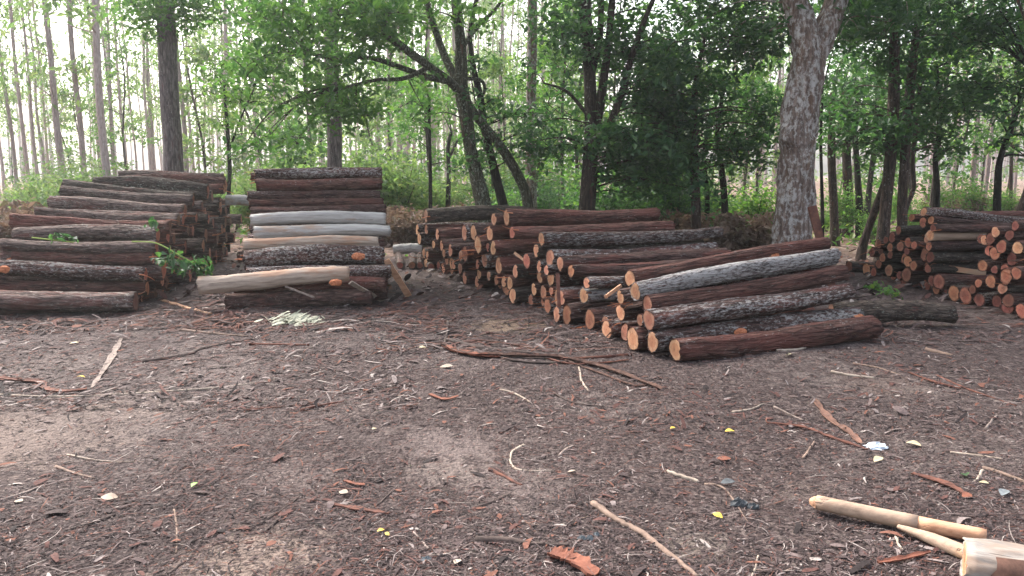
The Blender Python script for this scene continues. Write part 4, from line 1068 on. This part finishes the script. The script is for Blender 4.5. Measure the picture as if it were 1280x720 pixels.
tree('tall_tree', 'thick straight grey trunk standing behind the left stack', 15.0,
     [[(218, 262, 13), (216, 190, 12), (212, 120, 11.2), (209, 60, 10.4), (206, 0, 10), (203, -120, 9), (202, -260, 7)]],
     [(185, 22, -.3, .55, 420), (215, 10, -.6, .5, 380), (240, 25, .2, .45, 260), (165, 5, .2, .4, 180), (260, 8, 0, .5, 280), (200, -30, 0, .8, 500), (236, -40, 0, .8, 500), (172, -60, .4, .8, 400)],
     'trunk_grey', 'leaf_mid', seed=1, crown_top=cap(8.5, 1.6, 8, 1.2, 260, seed=3))
tree('tall_tree', 'grey trunk standing behind the middle stack, top hidden in leaves', 16.0,
     [[(419, 240, 9.5), (418, 170, 9), (416, 110, 8.4), (414, 40, 8), (412, -80, 7)]],
     scatter(390, 450, 95, 160, 4, -.4, .4, .3, .45, 900, 12), 'trunk_grey', 'leaf_mid', seed=2, crown_top=cap(8.2, 1.4, 7, 1.0, 240, seed=4))
tree('spreading_tree', 'leaning multi-limbed tree whose long boughs reach left over the middle stack', 13.5,
     [[(605, 262, 9.89), (597, 225, 9.03), (588, 185, 8.17), (582, 145, 8.17), (577, 112, 8.17), (576, 60, 6.88), (571, 10, 6.45), (566, -60, 6.02), (560, -150, 4.30)],
      [(660, 262, 6.88), (656, 238, 6.45), (640, 205, 6.02), (622, 178, 5.59), (603, 155, 5.16), (586, 130, 5.16), (580, 112, 5.16)],
      [(578, 118, 5.59), (560, 100, 5.16, -.2), (535, 82, 4.73, -.5), (505, 60, 4.30, -.9), (474, 36, 3.87, -1.3), (448, 14, 3.44, -1.6), (420, -14, 2.58, -1.9)],
      [(562, 102, 3.87, -.2), (530, 95, 3.44, -.4), (500, 84, 3.01, -.7), (460, 72, 2.58, -1.0), (420, 74, 2.15, -1.3), (385, 66, 1.55, -1.6)],
      [(576, 110, 5.16), (556, 70, 4.73, .3), (540, 25, 4.30, .5), (524, -30, 3.44, .7)],
      [(578, 98, 2.58), (600, 100, 2.24, .2), (606, 112, 2.24, .3), (598, 130, 1.72, .3)],
      [(577, 60, 3.44), (600, 30, 2.58, .2), (622, 8, 2.06, .4), (645, -30, 1.72, .6)],
      [(535, 84, 2.75, -.5), (505, 98, 2.41, -.9), (470, 100, 2.06, -1.2), (430, 110, 1.72, -1.5)]],
     scatter(300, 480, -20, 95, 26, -2.6, -.4, .38, .62, 1250, 5) + scatter(330, 470, 95, 150, 11, -2.4, -.8, .25, .42, 1250, 6) + scatter(470, 580, -30, 45, 11, -1.4, 1.0, .35, .55, 900, 7) + scatter(580, 680, -40, 30, 6, -.6, 1.0, .35, .5, 800, 8) + scatter(505, 560, 100, 150, 4, -.8, .2, .2, .3, 800, 9) + scatter(300, 390, 140, 190, 5, -2, -.8, .2, .32, 1000, 10),
     'trunk_mossy', 'leaf_mid', seed=3, crown_top=cap(6.4, 3.2, 18, 1.2, 330, -.8, -1.2, seed=5))
tree('slender_tree', 'dark slender trunk leaning left between the two feet of leaning tree', 13.8,
     [[(630, 262, 6), (620, 222, 5.6), (610, 180, 5.2), (604, 150, 4.8), (600, 120, 4), (592, 85, 3.4), (588, 40, 3), (600, -20, 2.4)]],
     scatter(595, 690, 120, 215, 12, -.6, .6, .28, .45, 900, 15) + scatter(560, 620, 60, 110, 3, -.4, .4, .25, .35, 700, 16), 'trunk_dark', 'leaf_dark', seed=4)
tree('straight_tree', 'straight pinkish grey trunk right of the leaning tree feet', 15.5,
     [[(664, 264, 7), (663, 200, 6.6), (664, 120, 6.2), (665, 50, 6), (666, -40, 5.5), (668, -140, 5)]],
     scatter(640, 720, 190, 230, 3, -.3, .3, .2, .3, 700, 17), 'trunk_pale', 'leaf_mid', seed=5, crown_top=cap(8.0, 1.6, 7, 1, 240, seed=7))
tree('forked_tree', 'brown forked trunk rising behind the middle of the long stack', 12.8,
     [[(733, 272, 10.5), (736, 225, 9.5), (739, 180, 9), (738, 120, 8), (735, 60, 7.5), (731, 0, 7), (728, -90, 5.5)],
      [(738, 182, 6.5), (748, 140, 6), (756, 90, 5), (762, 40, 4.6, .2), (768, -30, 4, .3)],
      [(740, 190, 5.5), (758, 165, 4.8, -.2), (776, 120, 4.2, -.3), (790, 70, 3.6, -.4), (808, 20, 3, -.5), (830, -30, 2.4, -.7)],
      [(738, 100, 4), (749, 50, 4, .2), (752, 0, 3.6, .3), (754, -60, 3, .4)],
      [(739, 150, 2.4), (715, 120, 2, .1), (700, 110, 1.5, .2), (680, 104, 1.2, .3)]],
     scatter(690, 850, -40, 70, 22, -1.2, 1.2, .36, .6, 1050, 20) + scatter(750, 870, 60, 200, 32, -1.0, 1.0, .32, .52, 1050, 21) + scatter(660, 730, 90, 190, 9, -.5, .7, .25, .42, 900, 22) + scatter(745, 870, 160, 245, 20, -.8, .8, .28, .48, 1100, 23),
     'trunk_brown', 'leaf_dark', seed=6, crown_top=cap(6.2, 2.6, 16, 1.1, 330, .6, -.6, seed=8))
tree('pale_tree', 'big pale mottled trunk forking near the top, behind the long stack', 11.6,
     [[(988, 352, 33), (989, 335, 27.5), (990, 305, 24.5), (992, 270, 22.5), (995, 225, 21), (997, 190, 20.5), (996, 172, 23.5), (1000, 150, 21.5), (1004, 115, 20), (1009, 85, 20.5), (1010, 60, 20), (1003, 30, 15), (994, 5, 13.5), (980, -40, 12), (968, -110, 9)],
      [(1006, 100, 14), (1020, 66, 14), (1034, 32, 13.5), (1046, 0, 13, .1), (1060, -50, 11.5, .2), (1078, -130, 8, .4)]],
     scatter(850, 985, -40, 50, 15, -.5, 1.8, .38, .6, 1050, 30) + scatter(1040, 1150, -40, 60, 12, -.3, 1.8, .38, .6, 1050, 31),
     'trunk_pale', 'leaf_dark', seed=7, crown_top=cap(5.6, 3.2, 26, 1.0, 340, .2, -.8, seed=9) + cap(7.0, 2.6, 10, 1.0, 300, 0, 0, seed=10) + cap(6.6, 3.6, 11, 1.0, 320, 2.2, -4.2, seed=14), wob=.15, seg=26)  # last cap: unseen leaf clumps added overhead to shade the right foreground
tree('slender_tree', 'thin reddish brown trunk left of the big pale trunk, under dark leaves', 13.4,
     [[(870, 285, 6), (869, 230, 5.4), (868, 180, 5), (867, 130, 4.2), (872, 90, 3), (880, 50, 2)]],
     scatter(790, 970, 40, 150, 30, -.9, .9, .32, .52, 1050, 40) + scatter(790, 965, 140, 222, 24, -.7, 1.0, .26, .46, 1100, 41), 'trunk_brown', 'leaf_dark', seed=8)
tree('slender_tree', 'thin dark stem just right of the thin reddish brown trunk', 14.2,
     [[(906, 280, 4.5), (905, 240, 4), (901, 205, 3.6), (897, 160, 3), (905, 110, 2.4)]],
     scatter(880, 980, 90, 190, 10, -.4, .8, .28, .42, 900, 42), 'trunk_dark', 'leaf_dark', seed=9)
tree('slender_tree', 'thinnest dark stem between reddish brown trunk and its right neighbour', 14.8,
     [[(883, 280, 3.4), (884, 240, 3), (880, 200, 2.6), (884, 160, 2)]], scatter(860, 900, 120, 170, 3, -.3, .3, .25, .35, 800, 43), 'trunk_dark', 'leaf_dark', seed=10)
tree('twin_trunk_tree', 'dark tree with two close brown trunks behind the far right stack', 13.6,
     [[(1103, 302, 7.6), (1108, 250, 7.2), (1113, 195, 6.8), (1117, 130, 6.4), (1118, 70, 6), (1118, 0, 5.4), (1116, -80, 4.5)],
      [(1128, 302, 6.2), (1128, 250, 6), (1131, 195, 5.8), (1136, 130, 5.4, .2), (1142, 70, 5, .3), (1150, 0, 4.2, .5)],
      [(1126, 285, 3.4), (1134, 256, 3.1, .1), (1142, 234, 2.8, .2), (1141, 200, 2.6, .2), (1145, 160, 2.3, .3), (1150, 110, 2, .4)],
      [(1080, 302, 5.5, .4), (1093, 265, 4.8, .3), (1106, 228, 4)]],
     scatter(1030, 1200, -40, 80, 30, -1.0, 1.4, .38, .6, 1100, 50) + scatter(1035, 1190, 70, 170, 26, -.8, 1.2, .3, .5, 1050, 51) + scatter(1035, 1190, 140, 200, 16, 0, 1.4, .24, .4, 1000, 52),
     'trunk_brown', 'leaf_dark', seed=11, crown_top=cap(6.0, 2.8, 16, 1.1, 330, .2, -.6, seed=11))
tree('slender_tree', 'thin curved dark trunk standing behind the far right stack top', 14.6,
     [[(1170, 262, 4), (1171, 230, 3.6), (1169, 200, 3.2), (1173, 175, 3), (1174, 130, 2.6), (1170, 80, 2)]],
     scatter(1140, 1240, 60, 170, 14, -.6, .8, .28, .45, 900, 55), 'trunk_dark', 'leaf_dark', seed=12)
tree('slender_tree', 'bent dark trunk with a side twig near the right edge', 13.2,
     [[(1246, 272, 4.6), (1247, 235, 4.2), (1249, 205, 3.8), (1256, 180, 3.4), (1264, 160, 3), (1274, 130, 2.6), (1290, 90, 2)], [(1250, 197, 1.6), (1266, 193, 1.3), (1285, 196, 1)]],
     scatter(1200, 1330, 30, 150, 22, -.8, .8, .3, .5, 900, 56) + scatter(1190, 1320, -40, 30, 12, -.8, 1, .35, .5, 900, 57) + scatter(1255, 1310, 150, 205, 5, -.4, .4, .2, .32, 800, 58), 'trunk_dark', 'leaf_dark', seed=13)
tree('slender_tree', 'leaning trunk cut off by the right edge beside the stack', 11.5,
     [[(1271, 300, 10), (1281, 262, 9), (1292, 225, 8.4), (1304, 180, 8), (1320, 110, 7)]], [(1330, 60, 0, .6, 300)], 'trunk_brown', 'leaf_dark', seed=14, crown_top=cap(5.0, 1.6, 6, .8, 300, .4, 0, seed=13))
for i, (px, py, w, tx, Yv, lb) in enumerate([(1043, 276, 5.5, 1039, 16.5, 'brown trunk close to the right of the big pale trunk'), (1060, 262, 6, 1058, 19, 'second brown trunk to the right of the big pale trunk'),
        (1074, 256, 4.2, 1069, 18, 'slim dark trunk third to the right of the big pale trunk'), (1085, 252, 3.4, 1095, 20, 'slim right-leaning trunk just left of the twin brown trunks'), (1028, 270, 2.4, 1026, 15.5, 'very thin stem touching the right side of the big pale trunk')]):
    tree('slender_tree', lb, Yv, [[(px, py, w), ((px + tx) / 2, py - 45, w * .9), (tx, py - 95, w * .8), (tx + 2, py - 160, w * .6)]],
         scatter(tx - 35, tx + 40, 60, 165, 6, -.6, .6, .35, .6, 800, 60 + i), 'trunk_brown' if i < 2 else 'trunk_dark', 'leaf_dark', seed=20 + i)
tree('slender_tree', 'thin straight pole-like stem rising behind the gap of the stacks', 15.0, [[(538, 256, 2.4), (538, 215, 2.2), (537, 170, 2), (536, 120, 1.7)]],
     scatter(505, 570, 95, 175, 6, -.4, .6, .22, .36, 700, 70), 'trunk_dark', 'leaf_mid', seed=30)
tree('slender_tree', 'small crooked stem in the bright bushes left of the leaning tree', 19.0, [[(560, 250, 3), (561, 215, 2.6), (560, 185, 2.4), (564, 165, 2)], [(560, 200, 1.8), (571, 178, 1.5), (577, 165, 1.2)]],
     scatter(545, 585, 140, 180, 4, -.4, .6, .25, .4, 700, 71), 'trunk_dark', 'leaf_bright', seed=31)
tree('small_tree', 'small bushy tree just left of the trunk behind the middle stack', 22.0, [[(385, 240, 3), (383, 215, 2.6), (378, 195, 2.2), (370, 175, 1.6)], [(384, 215, 2), (394, 195, 1.6), (402, 175, 1.2)]],
     scatter(350, 412, 150, 212, 16, -.8, .8, .4, .6, 520, 72), 'trunk_dark', 'leaf_mid', seed=32, size=.15)
tree('leafy_sapling', 'leafy sapling hanging over the gap between left and middle stacks', 15.5, [[(285, 262, 2.6), (287, 210, 2.4), (284, 160, 2), (280, 110, 1.6)], [(286, 190, 1.6), (300, 150, 1.3), (318, 110, 1)]],
     scatter(255, 345, 60, 185, 20, -.5, .6, .26, .42, 620, 73), 'trunk_dark', 'leaf_bright', seed=33)

# ------------------------------------------------------------------ far plantation: tall slender trees
def plantation(v):
    rs = random.Random(500 + v); t = empty('plantation_tree'); H = rs.uniform(19, 23); mb = MB()
    pts = [Vector((rs.uniform(-.12, .12) * (i > 0) + .02 * i * rs.choice((-1, 1)), rs.uniform(-.12, .12) * (i > 0), H * i / 7)) for i in range(8)]
    rad = [.115 - .085 * (i / 7) ** .9 for i in range(8)]; pts[0].z = -.2
    P, r = spline(pts, rad, 4); mb.tube(P, r, 8, .06, True, 1, 0, v + 1); cl = []
    for k in range(rs.randint(22, 30)):
        z = H * (rs.uniform(.16, .98) if k > 4 else rs.uniform(.62, .98)); a = rs.uniform(0, 6.28); L = rs.uniform(.7, 1.9) * (1.15 - .5 * z / H)
        b = min(P, key=lambda q: abs(q.z - z)); e = b + Vector((math.cos(a) * L, math.sin(a) * L, rs.uniform(.1, .8)))
        mb.tube([b, b.lerp(e, .5) + Vector((0, 0, .1)), e], [.026, .016, .006], 5, 0, False, 1, 0, 1); cl.append((e, rs.uniform(.45, .95), rs.randint(24, 56)))
    cl += [(P[-1] + Vector((rs.uniform(-.5, .5), rs.uniform(-.5, .5), rs.uniform(-1.5, .3))), .9, 90) for _ in range(4)]
    link('trunk', mb.mesh('trunk', M['trunk_far_glare']), t)
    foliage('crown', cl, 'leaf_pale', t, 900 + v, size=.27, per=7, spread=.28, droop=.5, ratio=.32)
    return t
PRO = [plantation(v) for v in range(6)]
used = [False] * 6
def put_plant(px, Y, s, label, ws=1.0):
    ws *= .82
    v = random.randrange(6)
    if used[v]: o = copy_tree(PRO[v])
    else: o = PRO[v]; used[v] = True
    p = at(px, 230, Y); o.location = (p.x, Y, 0); o.rotation_euler = (R(random.uniform(-1.3, 1.3)), R(random.uniform(-1.6, 1.6)), random.uniform(0, 6.28))
    o.scale = (s * ws, s * ws, s); tag(o, label, 'tree', 'slender trees of the far plantation')
LFT = [(20, 38, 1.0), (38, 30, .9), (60, 46, .9), (84, 27, 1.35), (104, 29, 1.25), (128, 50, 1.0), (138, 25, 1.25), (146, 40, 1.0), (162, 44, .9), (172, 52, .9), (190, 40, .9), (232, 34, 1.1), (250, 55, .9), (287, 33, 1.0), (310, 48, .9), (325, 42, .9)]
WHAT = ['thin', 'slender', 'thin', 'sturdy', 'sturdy brown', 'thin', 'stoutest pale', 'thin', 'thin', 'faint', 'thin', 'straight pale', 'faint', 'slender', 'faint', 'faint']
for i, (px, Y, w) in enumerate(LFT):
    put_plant(px, Y, random.uniform(.9, 1.1), '%s far trunk, %s from the left edge along the bright left background' % (WHAT[i], ORD[i + 1]), w)
rp_ = random.Random(8)
for k in range(124):
    Y = rp_.uniform(34, 85); px = rp_.uniform(-30, 720) if k % 6 else rp_.choice((rp_.uniform(900, 970), rp_.uniform(1150, 1300)))
    if 0 < px < 340 and k % 2 == 0: px += 330
    put_plant(px, Y, rp_.uniform(.85, 1.15), 'faint slender trunk crowded among the other far plantation trees', rp_.uniform(.8, 1.1))
for k in range(26):
    put_plant(rp_.choice((rp_.uniform(1310, 1900), rp_.uniform(1310, 1900), rp_.uniform(-500, -40))), rp_.uniform(26, 60), rp_.uniform(.85, 1.15), 'faint slender trunk crowded among the other far plantation trees', rp_.uniform(.8, 1.1))
for k, (px, Y) in enumerate([(946, 30), (932, 34), (1215, 26), (1232, 30), (1192, 33)]):
    put_plant(px, Y, 1.0, ['pale bare trunk seen low between the reddish trunk and the pale forked trunk', 'fainter pale trunk beside that low pale one, left of forked trunk', 'pale trunk in the bright clearing left of the bent dark trunk', 'pale trunk hidden partly by the bent dark trunk at right', 'pale trunk right of the thin curved dark trunk'][k], .95)

# far wood beyond, an uncountable mass
def far_wood():
    rs = random.Random(4); mb = MB(); cl = []
    for k in range(260):
        Y = rs.uniform(90, 150); px = rs.uniform(-80, 1360)
        if px < 360 and k % 2: continue
        p = at(px, 230, Y); H = rs.uniform(15, 24); x = p.x
        mb.tube([Vector((x, Y, -.3)), Vector((x + rs.uniform(-.3, .3), Y, H * .5)), Vector((x + rs.uniform(-.5, .5), Y, H))], [.17, .12, .05], 5, 0, False, 1, 0, 1)
        for _ in range(4): cl.append((Vector((x + rs.gauss(0, 1.2), Y + rs.gauss(0, 1), H * rs.uniform(.3, 1))), rs.uniform(.7, 1.3), 34))
        if k % 2: cl.append((Vector((x + rs.gauss(0, 2), Y, rs.uniform(.3, 1.6))), 1.6, 40))
    V, F, r = sprays(cl, np.random.default_rng(5), size=.5, per=6, spread=.5, droop=.5)
    nv = len(mb.V); Va = np.concatenate([np.array([tuple(v) for v in mb.V]), V]); Lp = np.concatenate([np.array([i for f in mb.F for i in f]), (F + nv).ravel()])
    sz = np.concatenate([[len(f) for f in mb.F], np.full(len(F), 3)]); mi = np.concatenate([np.zeros(len(mb.F)), np.ones(len(F))])
    tag(link('far_wood', npmesh('far_wood', Va, Lp, sz, [M['trunk_far_glare'], M['leaf_pale']], mi, False, np.concatenate([np.zeros(len(mb.F)), r]))), kind='stuff')
far_wood()

# ------------------------------------------------------------------ shrubs, dry brush and weeds
def shrub(v, mat, size, H, dry=False):
    rs = random.Random(700 + v); t = empty('dry_brush' if dry else 'shrub'); mb = MB(); cl = []
    for k in range(9 if not dry else 16):
        a = rs.uniform(0, 6.28); L = H * rs.uniform(.5, 1.0); sp = rs.uniform(.1, .6) * H * (1.3 if dry else .8)
        e = Vector((math.cos(a) * sp, math.sin(a) * sp, L))
        P, r = spline([Vector((rs.uniform(-.1, .1), rs.uniform(-.1, .1), -.05)), e * .5 + Vector((0, 0, .1 * H)), e], [.018, .011, .004], 4); mb.tube(P, r, 5, 0, False, 1, 0, 1)
        for f in (.45, .75, 1.0): cl.append((e * f + Vector((0, 0, .05)), H * rs.uniform(.16, .30), rs.randint(50, 90) if not dry else rs.randint(20, 40)))
    link('stems', mb.mesh('stems', M['stick_tan' if dry else 'trunk_brown']), t)
    foliage('foliage', cl, mat, t, 800 + v, size=size, per=8, spread=.11 * H, droop=.2)
    return t
SH = {'bright': [shrub(0, 'leaf_bright', .10, 1.5), shrub(1, 'leaf_bright', .09, 1.2), shrub(2, 'leaf_bright', .11, 1.9)],
      'pale': [shrub(3, 'leaf_pale', .11, 1.8), shrub(4, 'leaf_pale', .10, 1.4)],
      'dark': [shrub(5, 'leaf_dark', .10, 1.9), shrub(6, 'leaf_mid', .10, 1.6)],
      'dry': [shrub(7, 'leaf_dry', .11, .75, True), shrub(8, 'leaf_dry', .10, .6, True)]}
usedS = set()
YG = []
def young(v, mat):
    rs = random.Random(1200 + v); t = empty('young_tree'); mb = MB(); cl = []; H = rs.uniform(5, 7.5)
    P, r = spline([Vector((0, 0, -.1)), Vector((rs.uniform(-.2, .2), rs.uniform(-.2, .2), H * .35)), Vector((rs.uniform(-.4, .4), rs.uniform(-.4, .4), H * .7)), Vector((rs.uniform(-.6, .6), rs.uniform(-.6, .6), H))], [.05, .04, .028, .01], 5)
    mb.tube(P, r, 7, .08, True, 1, 0, v + 1)
    for k in range(22):
        z = H * rs.uniform(.14, 1.0); a = rs.uniform(0, 6.28); L = rs.uniform(.4, 1.5) * (1.1 - .6 * z / H); b = min(P, key=lambda q: abs(q.z - z))
        e = b + Vector((math.cos(a) * L, math.sin(a) * L, rs.uniform(-.1, .5))); mb.tube([b, b.lerp(e, .5) + Vector((0, 0, .08)), e], [.014, .009, .004], 4, 0, False, 1, 0, 1)
        cl.append((e, rs.uniform(.28, .6), rs.randint(40, 90)))
    link('trunk', mb.mesh('trunk', M['trunk_brown']), t); foliage('crown', cl, mat, t, 1300 + v, size=.15, per=8, spread=.14, droop=.35); return t
YGP = [young(0, 'leaf_bright'), young(1, 'leaf_pale'), young(2, 'leaf_mid'), young(3, 'leaf_bright')]
usedY = [False] * 4; ry = random.Random(31)
for lb, p0, p1, n, y0, y1 in (('pale young leafy tree in the bright background left of the thick trunk', 10, 190, 4, 34, 46), ('young leafy tree behind the gap of left and middle stacks', 240, 400, 4, 24, 34),
        ('young yellow-green tree behind the gap of middle and long stacks', 435, 575, 6, 22, 34), ('young green tree behind the long stack', 600, 730, 7, 19, 30),
        ('young green tree seen left of the big pale trunk', 760, 965, 7, 19, 30), ('young green tree in the background right of the twin trunks', 1040, 1290, 9, 20, 34)):
    for i in range(n):
        px = p0 + (p1 - p0) * (i + ry.uniform(.15, .85)) / n; v = ry.randrange(4)
        if used_ := usedY[v]: o = copy_tree(YGP[v])
        else: o = YGP[v]; usedY[v] = True
        Yv = ry.uniform(y0, y1); o.location = (at(px, 250, Yv).x, Yv, 0); o.rotation_euler = (0, 0, ry.uniform(0, 6.28)); q_ = ry.uniform(.7, 1.15); o.scale = (q_, q_, q_)
        tag(o, '%s, %s from left' % (lb, ORD[i + 1]), 'tree', 'young trees behind the stacks')
ZONES = [('pale', 'pale yellow-green bush in the bright background behind the left stack', (20, 150), 7, (19, 30), (.8, 1.2)),
         ('pale', 'pale green bush between the thick and thin grey trunks', (238, 408), 8, (18, 27), (.8, 1.25)),
         ('pale', 'yellow-green bush behind the gap between the middle and long stacks', (432, 575), 9, (18, 27), (.8, 1.25)),
         ('dark', 'deep green bush behind the feet of the leaning tree', (585, 725), 5, (15.5, 19), (.6, .9)),
         ('bright', 'bright green bush farther back behind the leaning tree', (590, 725), 5, (22, 28), (.8, 1.1)),
         ('dark', 'dark green bush behind the long stack', (745, 880), 9, (14.2, 18), (.75, 1.1)),
         ('bright', 'bright green bush near the left side of the big pale trunk', (885, 968), 6, (15, 21), (.55, .85)),
         ('bright', 'bright green bush among trunks right of the pale trunk', (1030, 1165), 11, (16, 25), (.38, .66)),
         ('bright', 'bright green low bush in the clearing at the right', (1170, 1280), 6, (20, 27), (.4, .65)),
         ('dry', 'pinkish brown dry brush heap beyond the left stack', (-20, 62), 6, (12.5, 16), (1.0, 1.3)),
         ('dry', 'dry brown brush behind the gap between middle and long stacks', (480, 540), 4, (15.5, 17.5), (.9, 1.2)),
         ('dry', 'dry brown brush along the back of the long stack', (760, 960), 5, (13.0, 14.4), (.9, 1.4)),
         ('dry', 'dry brown brush in the right clearing beyond the far right stack', (1170, 1275), 4, (21, 27), (.9, 1.2)),
         ('dry', 'dry twiggy brush beside the foot of the leaning tree', (550, 600), 2, (15.5, 16.5), (.8, 1.0))]
rz = random.Random(21)
for kind, lb, (p0, p1), n, (y0, y1), (s0, s1) in ZONES:
    pos = sorted(p0 + (p1 - p0) * (i + rz.uniform(.15, .85)) / n for i in range(n))
    for i, px in enumerate(pos):
        v = rz.randrange(len(SH[kind])); src = SH[kind][v]
        if (kind, v) in usedS: o = copy_tree(src)
        else: o = src; usedS.add((kind, v))
        Yv = rz.uniform(y0, y1); o.location = (at(px, 250, Yv).x, Yv, 0); o.rotation_euler = (0, 0, rz.uniform(0, 6.28)); s = rz.uniform(s0, s1); o.scale = (s, s, s * rz.uniform(.85, 1.1))
        tag(o, '%s, %s from left' % (lb, ORD[i + 1]), 'brush' if kind == 'dry' else 'bush', 'dry brush heaps' if kind == 'dry' else 'bushes behind the stacks')
for k, l in SH.items():
    for v, o in enumerate(l):
        if (k, v) not in usedS:
            for ch in list(o.children): bpy.data.objects.remove(ch)
            bpy.data.objects.remove(o)
for v, o in enumerate(PRO):
    if not used[v]:
        for ch in list(o.children): bpy.data.objects.remove(ch)
        bpy.data.objects.remove(o)
def weeds():
    rg = np.random.default_rng(12); n = 15000
    Yv = rg.uniform(14.5, 48, n); px = rg.uniform(-60, 1340, n); x = (px - 640) / FPX * Yv
    keep = (np.sin(x * .9 + Yv * .5) + np.sin(x * .37 - Yv * .8) + rg.normal(0, .7, n)) > .1
    x, Yv = x[keep], Yv[keep]; Cn = np.stack([x, Yv, rg.gamma(1.6, .11, len(x))], -1)
    V, F = leaf_geo(Cn, rg.uniform(.09, .24, len(x)), rg, -.35, .4)
    tag(link('undergrowth', npmesh('undergrowth', V, F.ravel(), np.full(len(F), 3), M['leaf_bright'], None, False, np.repeat(rg.random(len(x)), 2))), kind='stuff')
weeds()

# leafy branch lying on the end of the left stack, and two sprigs on it
def branch(label, pts, sprigs, seed, name='leafy_branch'):
    P = [at(*p) for p in pts]; t = empty(name, P[0]); tag(t, label, 'branch')
    mb = MB(); Pp, rr = spline([p - P[0] for p in P], [.009] * len(P), 6); mb.tube(Pp, rr, 6, .1, True, 1, 0, 1)
    for (px, py, Y, r, nl) in sprigs:
        c = at(px, py, Y) - P[0]; b = min(Pp, key=lambda q: (q - c).length); mb.tube([b, c], [.006, .003], 5, 0, False, 1, 0, 1)
    link('stem', mb.mesh('stem', M['leaf_pale_stem']), t)
    foliage('leaves', [(at(px, py, Y) - P[0], r, nl) for (px, py, Y, r, nl) in sprigs], 'leaf_dark', t, seed, size=.10, per=4, spread=.05, droop=.4, ratio=.5)
M['leaf_pale_stem'] = plain('leaf_pale_stem', (.16, .22, .05), (.26, .32, .09), (30, 30, 30))
branch('fresh green leafy branch hanging across the cut ends of the left stack', [(165, 302, 8.9), (195, 304, 8.85), (222, 318, 8.8), (245, 331, 8.8), (266, 343, 8.85)],
       [(210, 322, 8.75, .10, 20), (205, 330, 8.75, .08, 14), (219, 328, 8.75, .09, 14), (240, 330, 8.75, .12, 30), (250, 328, 8.75, .11, 22), (255, 336, 8.8, .09, 20), (234, 337, 8.75, .08, 12)], 61)
branch('small two-leaf green sprig standing on the left stack', [(195, 288, 8.95), (193, 280, 8.9), (191, 276, 8.9)], [(190, 281, 8.85, .035, 4)], 62, 'green_sprig')
branch('thin green stem with small leaves wedged in the left stack front', [(40, 297, 8.85), (66, 300, 8.8), (92, 303, 8.85)], [(70, 299, 8.78, .06, 6), (88, 299, 8.8, .05, 4)], 63, 'green_sprig')
def weed(px, py, H, label, seed):
    p = ground(px, py); t = empty('green_weed', p); tag(t, label, 'plant'); mb = MB(); rs = random.Random(seed); cl = []
    for k in range(4):
        e = Vector((rs.uniform(-.5, .5) * H, rs.uniform(-.4, .4) * H, H * rs.uniform(.5, 1))); mb.tube([Vector((0, 0, -.01)), e * .5 + Vector((0, 0, .1 * H)), e], [.004, .003, .002], 4, 0, False, 1, 0, 1); cl.append((e, H * .3, 12))
    link('stem', mb.mesh('stem', M['leaf_pale_stem']), t); foliage('leaves', cl, 'leaf_bright', t, seed, size=.075, per=4, spread=.04)
weed(1118, 377, .16, 'small green weed growing behind the lone dark log', 3)
weed(1092, 366, .09, 'tiny green weed left of the small green weed', 4)

# ------------------------------------------------------------------ air, sky and sun
SUN_EL, SUN_AZ = R(47), R(-40)     # azimuth measured from straight ahead, negative to the left
w = bpy.data.worlds.new('World'); SC.world = w; w.use_nodes = True; nt = w.node_tree; nt.nodes.clear(); g = N(nt)
sky = nt.nodes.new('ShaderNodeTexSky'); sky.sky_type = 'NISHITA'; sky.sun_disc = False
sky.sun_elevation = SUN_EL; sky.sun_rotation = SUN_AZ; sky.dust_density = 6; sky.air_density = 1.2; sky.ozone_density = 1.0; sky.altitude = 0
hs = nt.nodes.new('ShaderNodeHueSaturation'); hs.inputs['Saturation'].default_value = .55; g.l(sky.outputs[0], hs.inputs['Color'])
bg = nt.nodes.new('ShaderNodeBackground'); bg.inputs['Strength'].default_value = .15; g.l(hs.outputs[0], bg.inputs['Color'])
ow = nt.nodes.new('ShaderNodeOutputWorld'); g.l(bg.outputs[0], ow.inputs['Surface'])
sd = bpy.data.lights.new('sun', 'SUN'); sd.energy = 1.5; sd.angle = R(14); sd.color = (1, .96, .90)
so = bpy.data.objects.new('sun', sd); COL.objects.link(so)
dirv = Vector((math.sin(SUN_AZ) * math.cos(SUN_EL), math.cos(SUN_AZ) * math.cos(SUN_EL), math.sin(SUN_EL)))
so.rotation_euler = (-dirv).to_track_quat('-Z', 'Y').to_euler(); so.location = dirv * 60

HAZE = 0.0013
if HAZE:
    V = [(x, y, z) for x in (-300, 300) for y in (-40, 300) for z in (-1.5, 30)]
    Fh = [(0, 1, 3, 2), (4, 6, 7, 5), (0, 4, 5, 1), (2, 3, 7, 6), (0, 2, 6, 4), (1, 5, 7, 3)]
    m, nt = newmat('haze'); pv = nt.nodes.new('ShaderNodeVolumePrincipled'); pv.inputs['Color'].default_value = (.93, .97, 1, 1); pv.inputs['Density'].default_value = HAZE; pv.inputs['Anisotropy'].default_value = .6
    o_ = nt.nodes.new('ShaderNodeOutputMaterial'); nt.links.new(pv.outputs[0], o_.inputs['Volume'])
    tag(link('haze', npmesh('haze', V, [q for f in Fh for q in f], [4] * 6, m)), kind='stuff')

SC.view_settings.view_transform = 'Standard'; SC.view_settings.look = 'None'; SC.view_settings.gamma = 1; SC.view_settings.use_curve_mapping = False
SC.view_settings.exposure = 1.9
SC.render.engine = 'CYCLES'
cy = SC.cycles; cy.use_denoising = True
try: cy.denoiser = 'OPENIMAGEDENOISE'
except Exception: pass
cy.max_bounces = 6; cy.diffuse_bounces = 3; cy.transmission_bounces = 4; cy.glossy_bounces = 2; cy.volume_bounces = 1; cy.transparent_max_bounces = 4
cy.caustics_reflective = False; cy.caustics_refractive = False
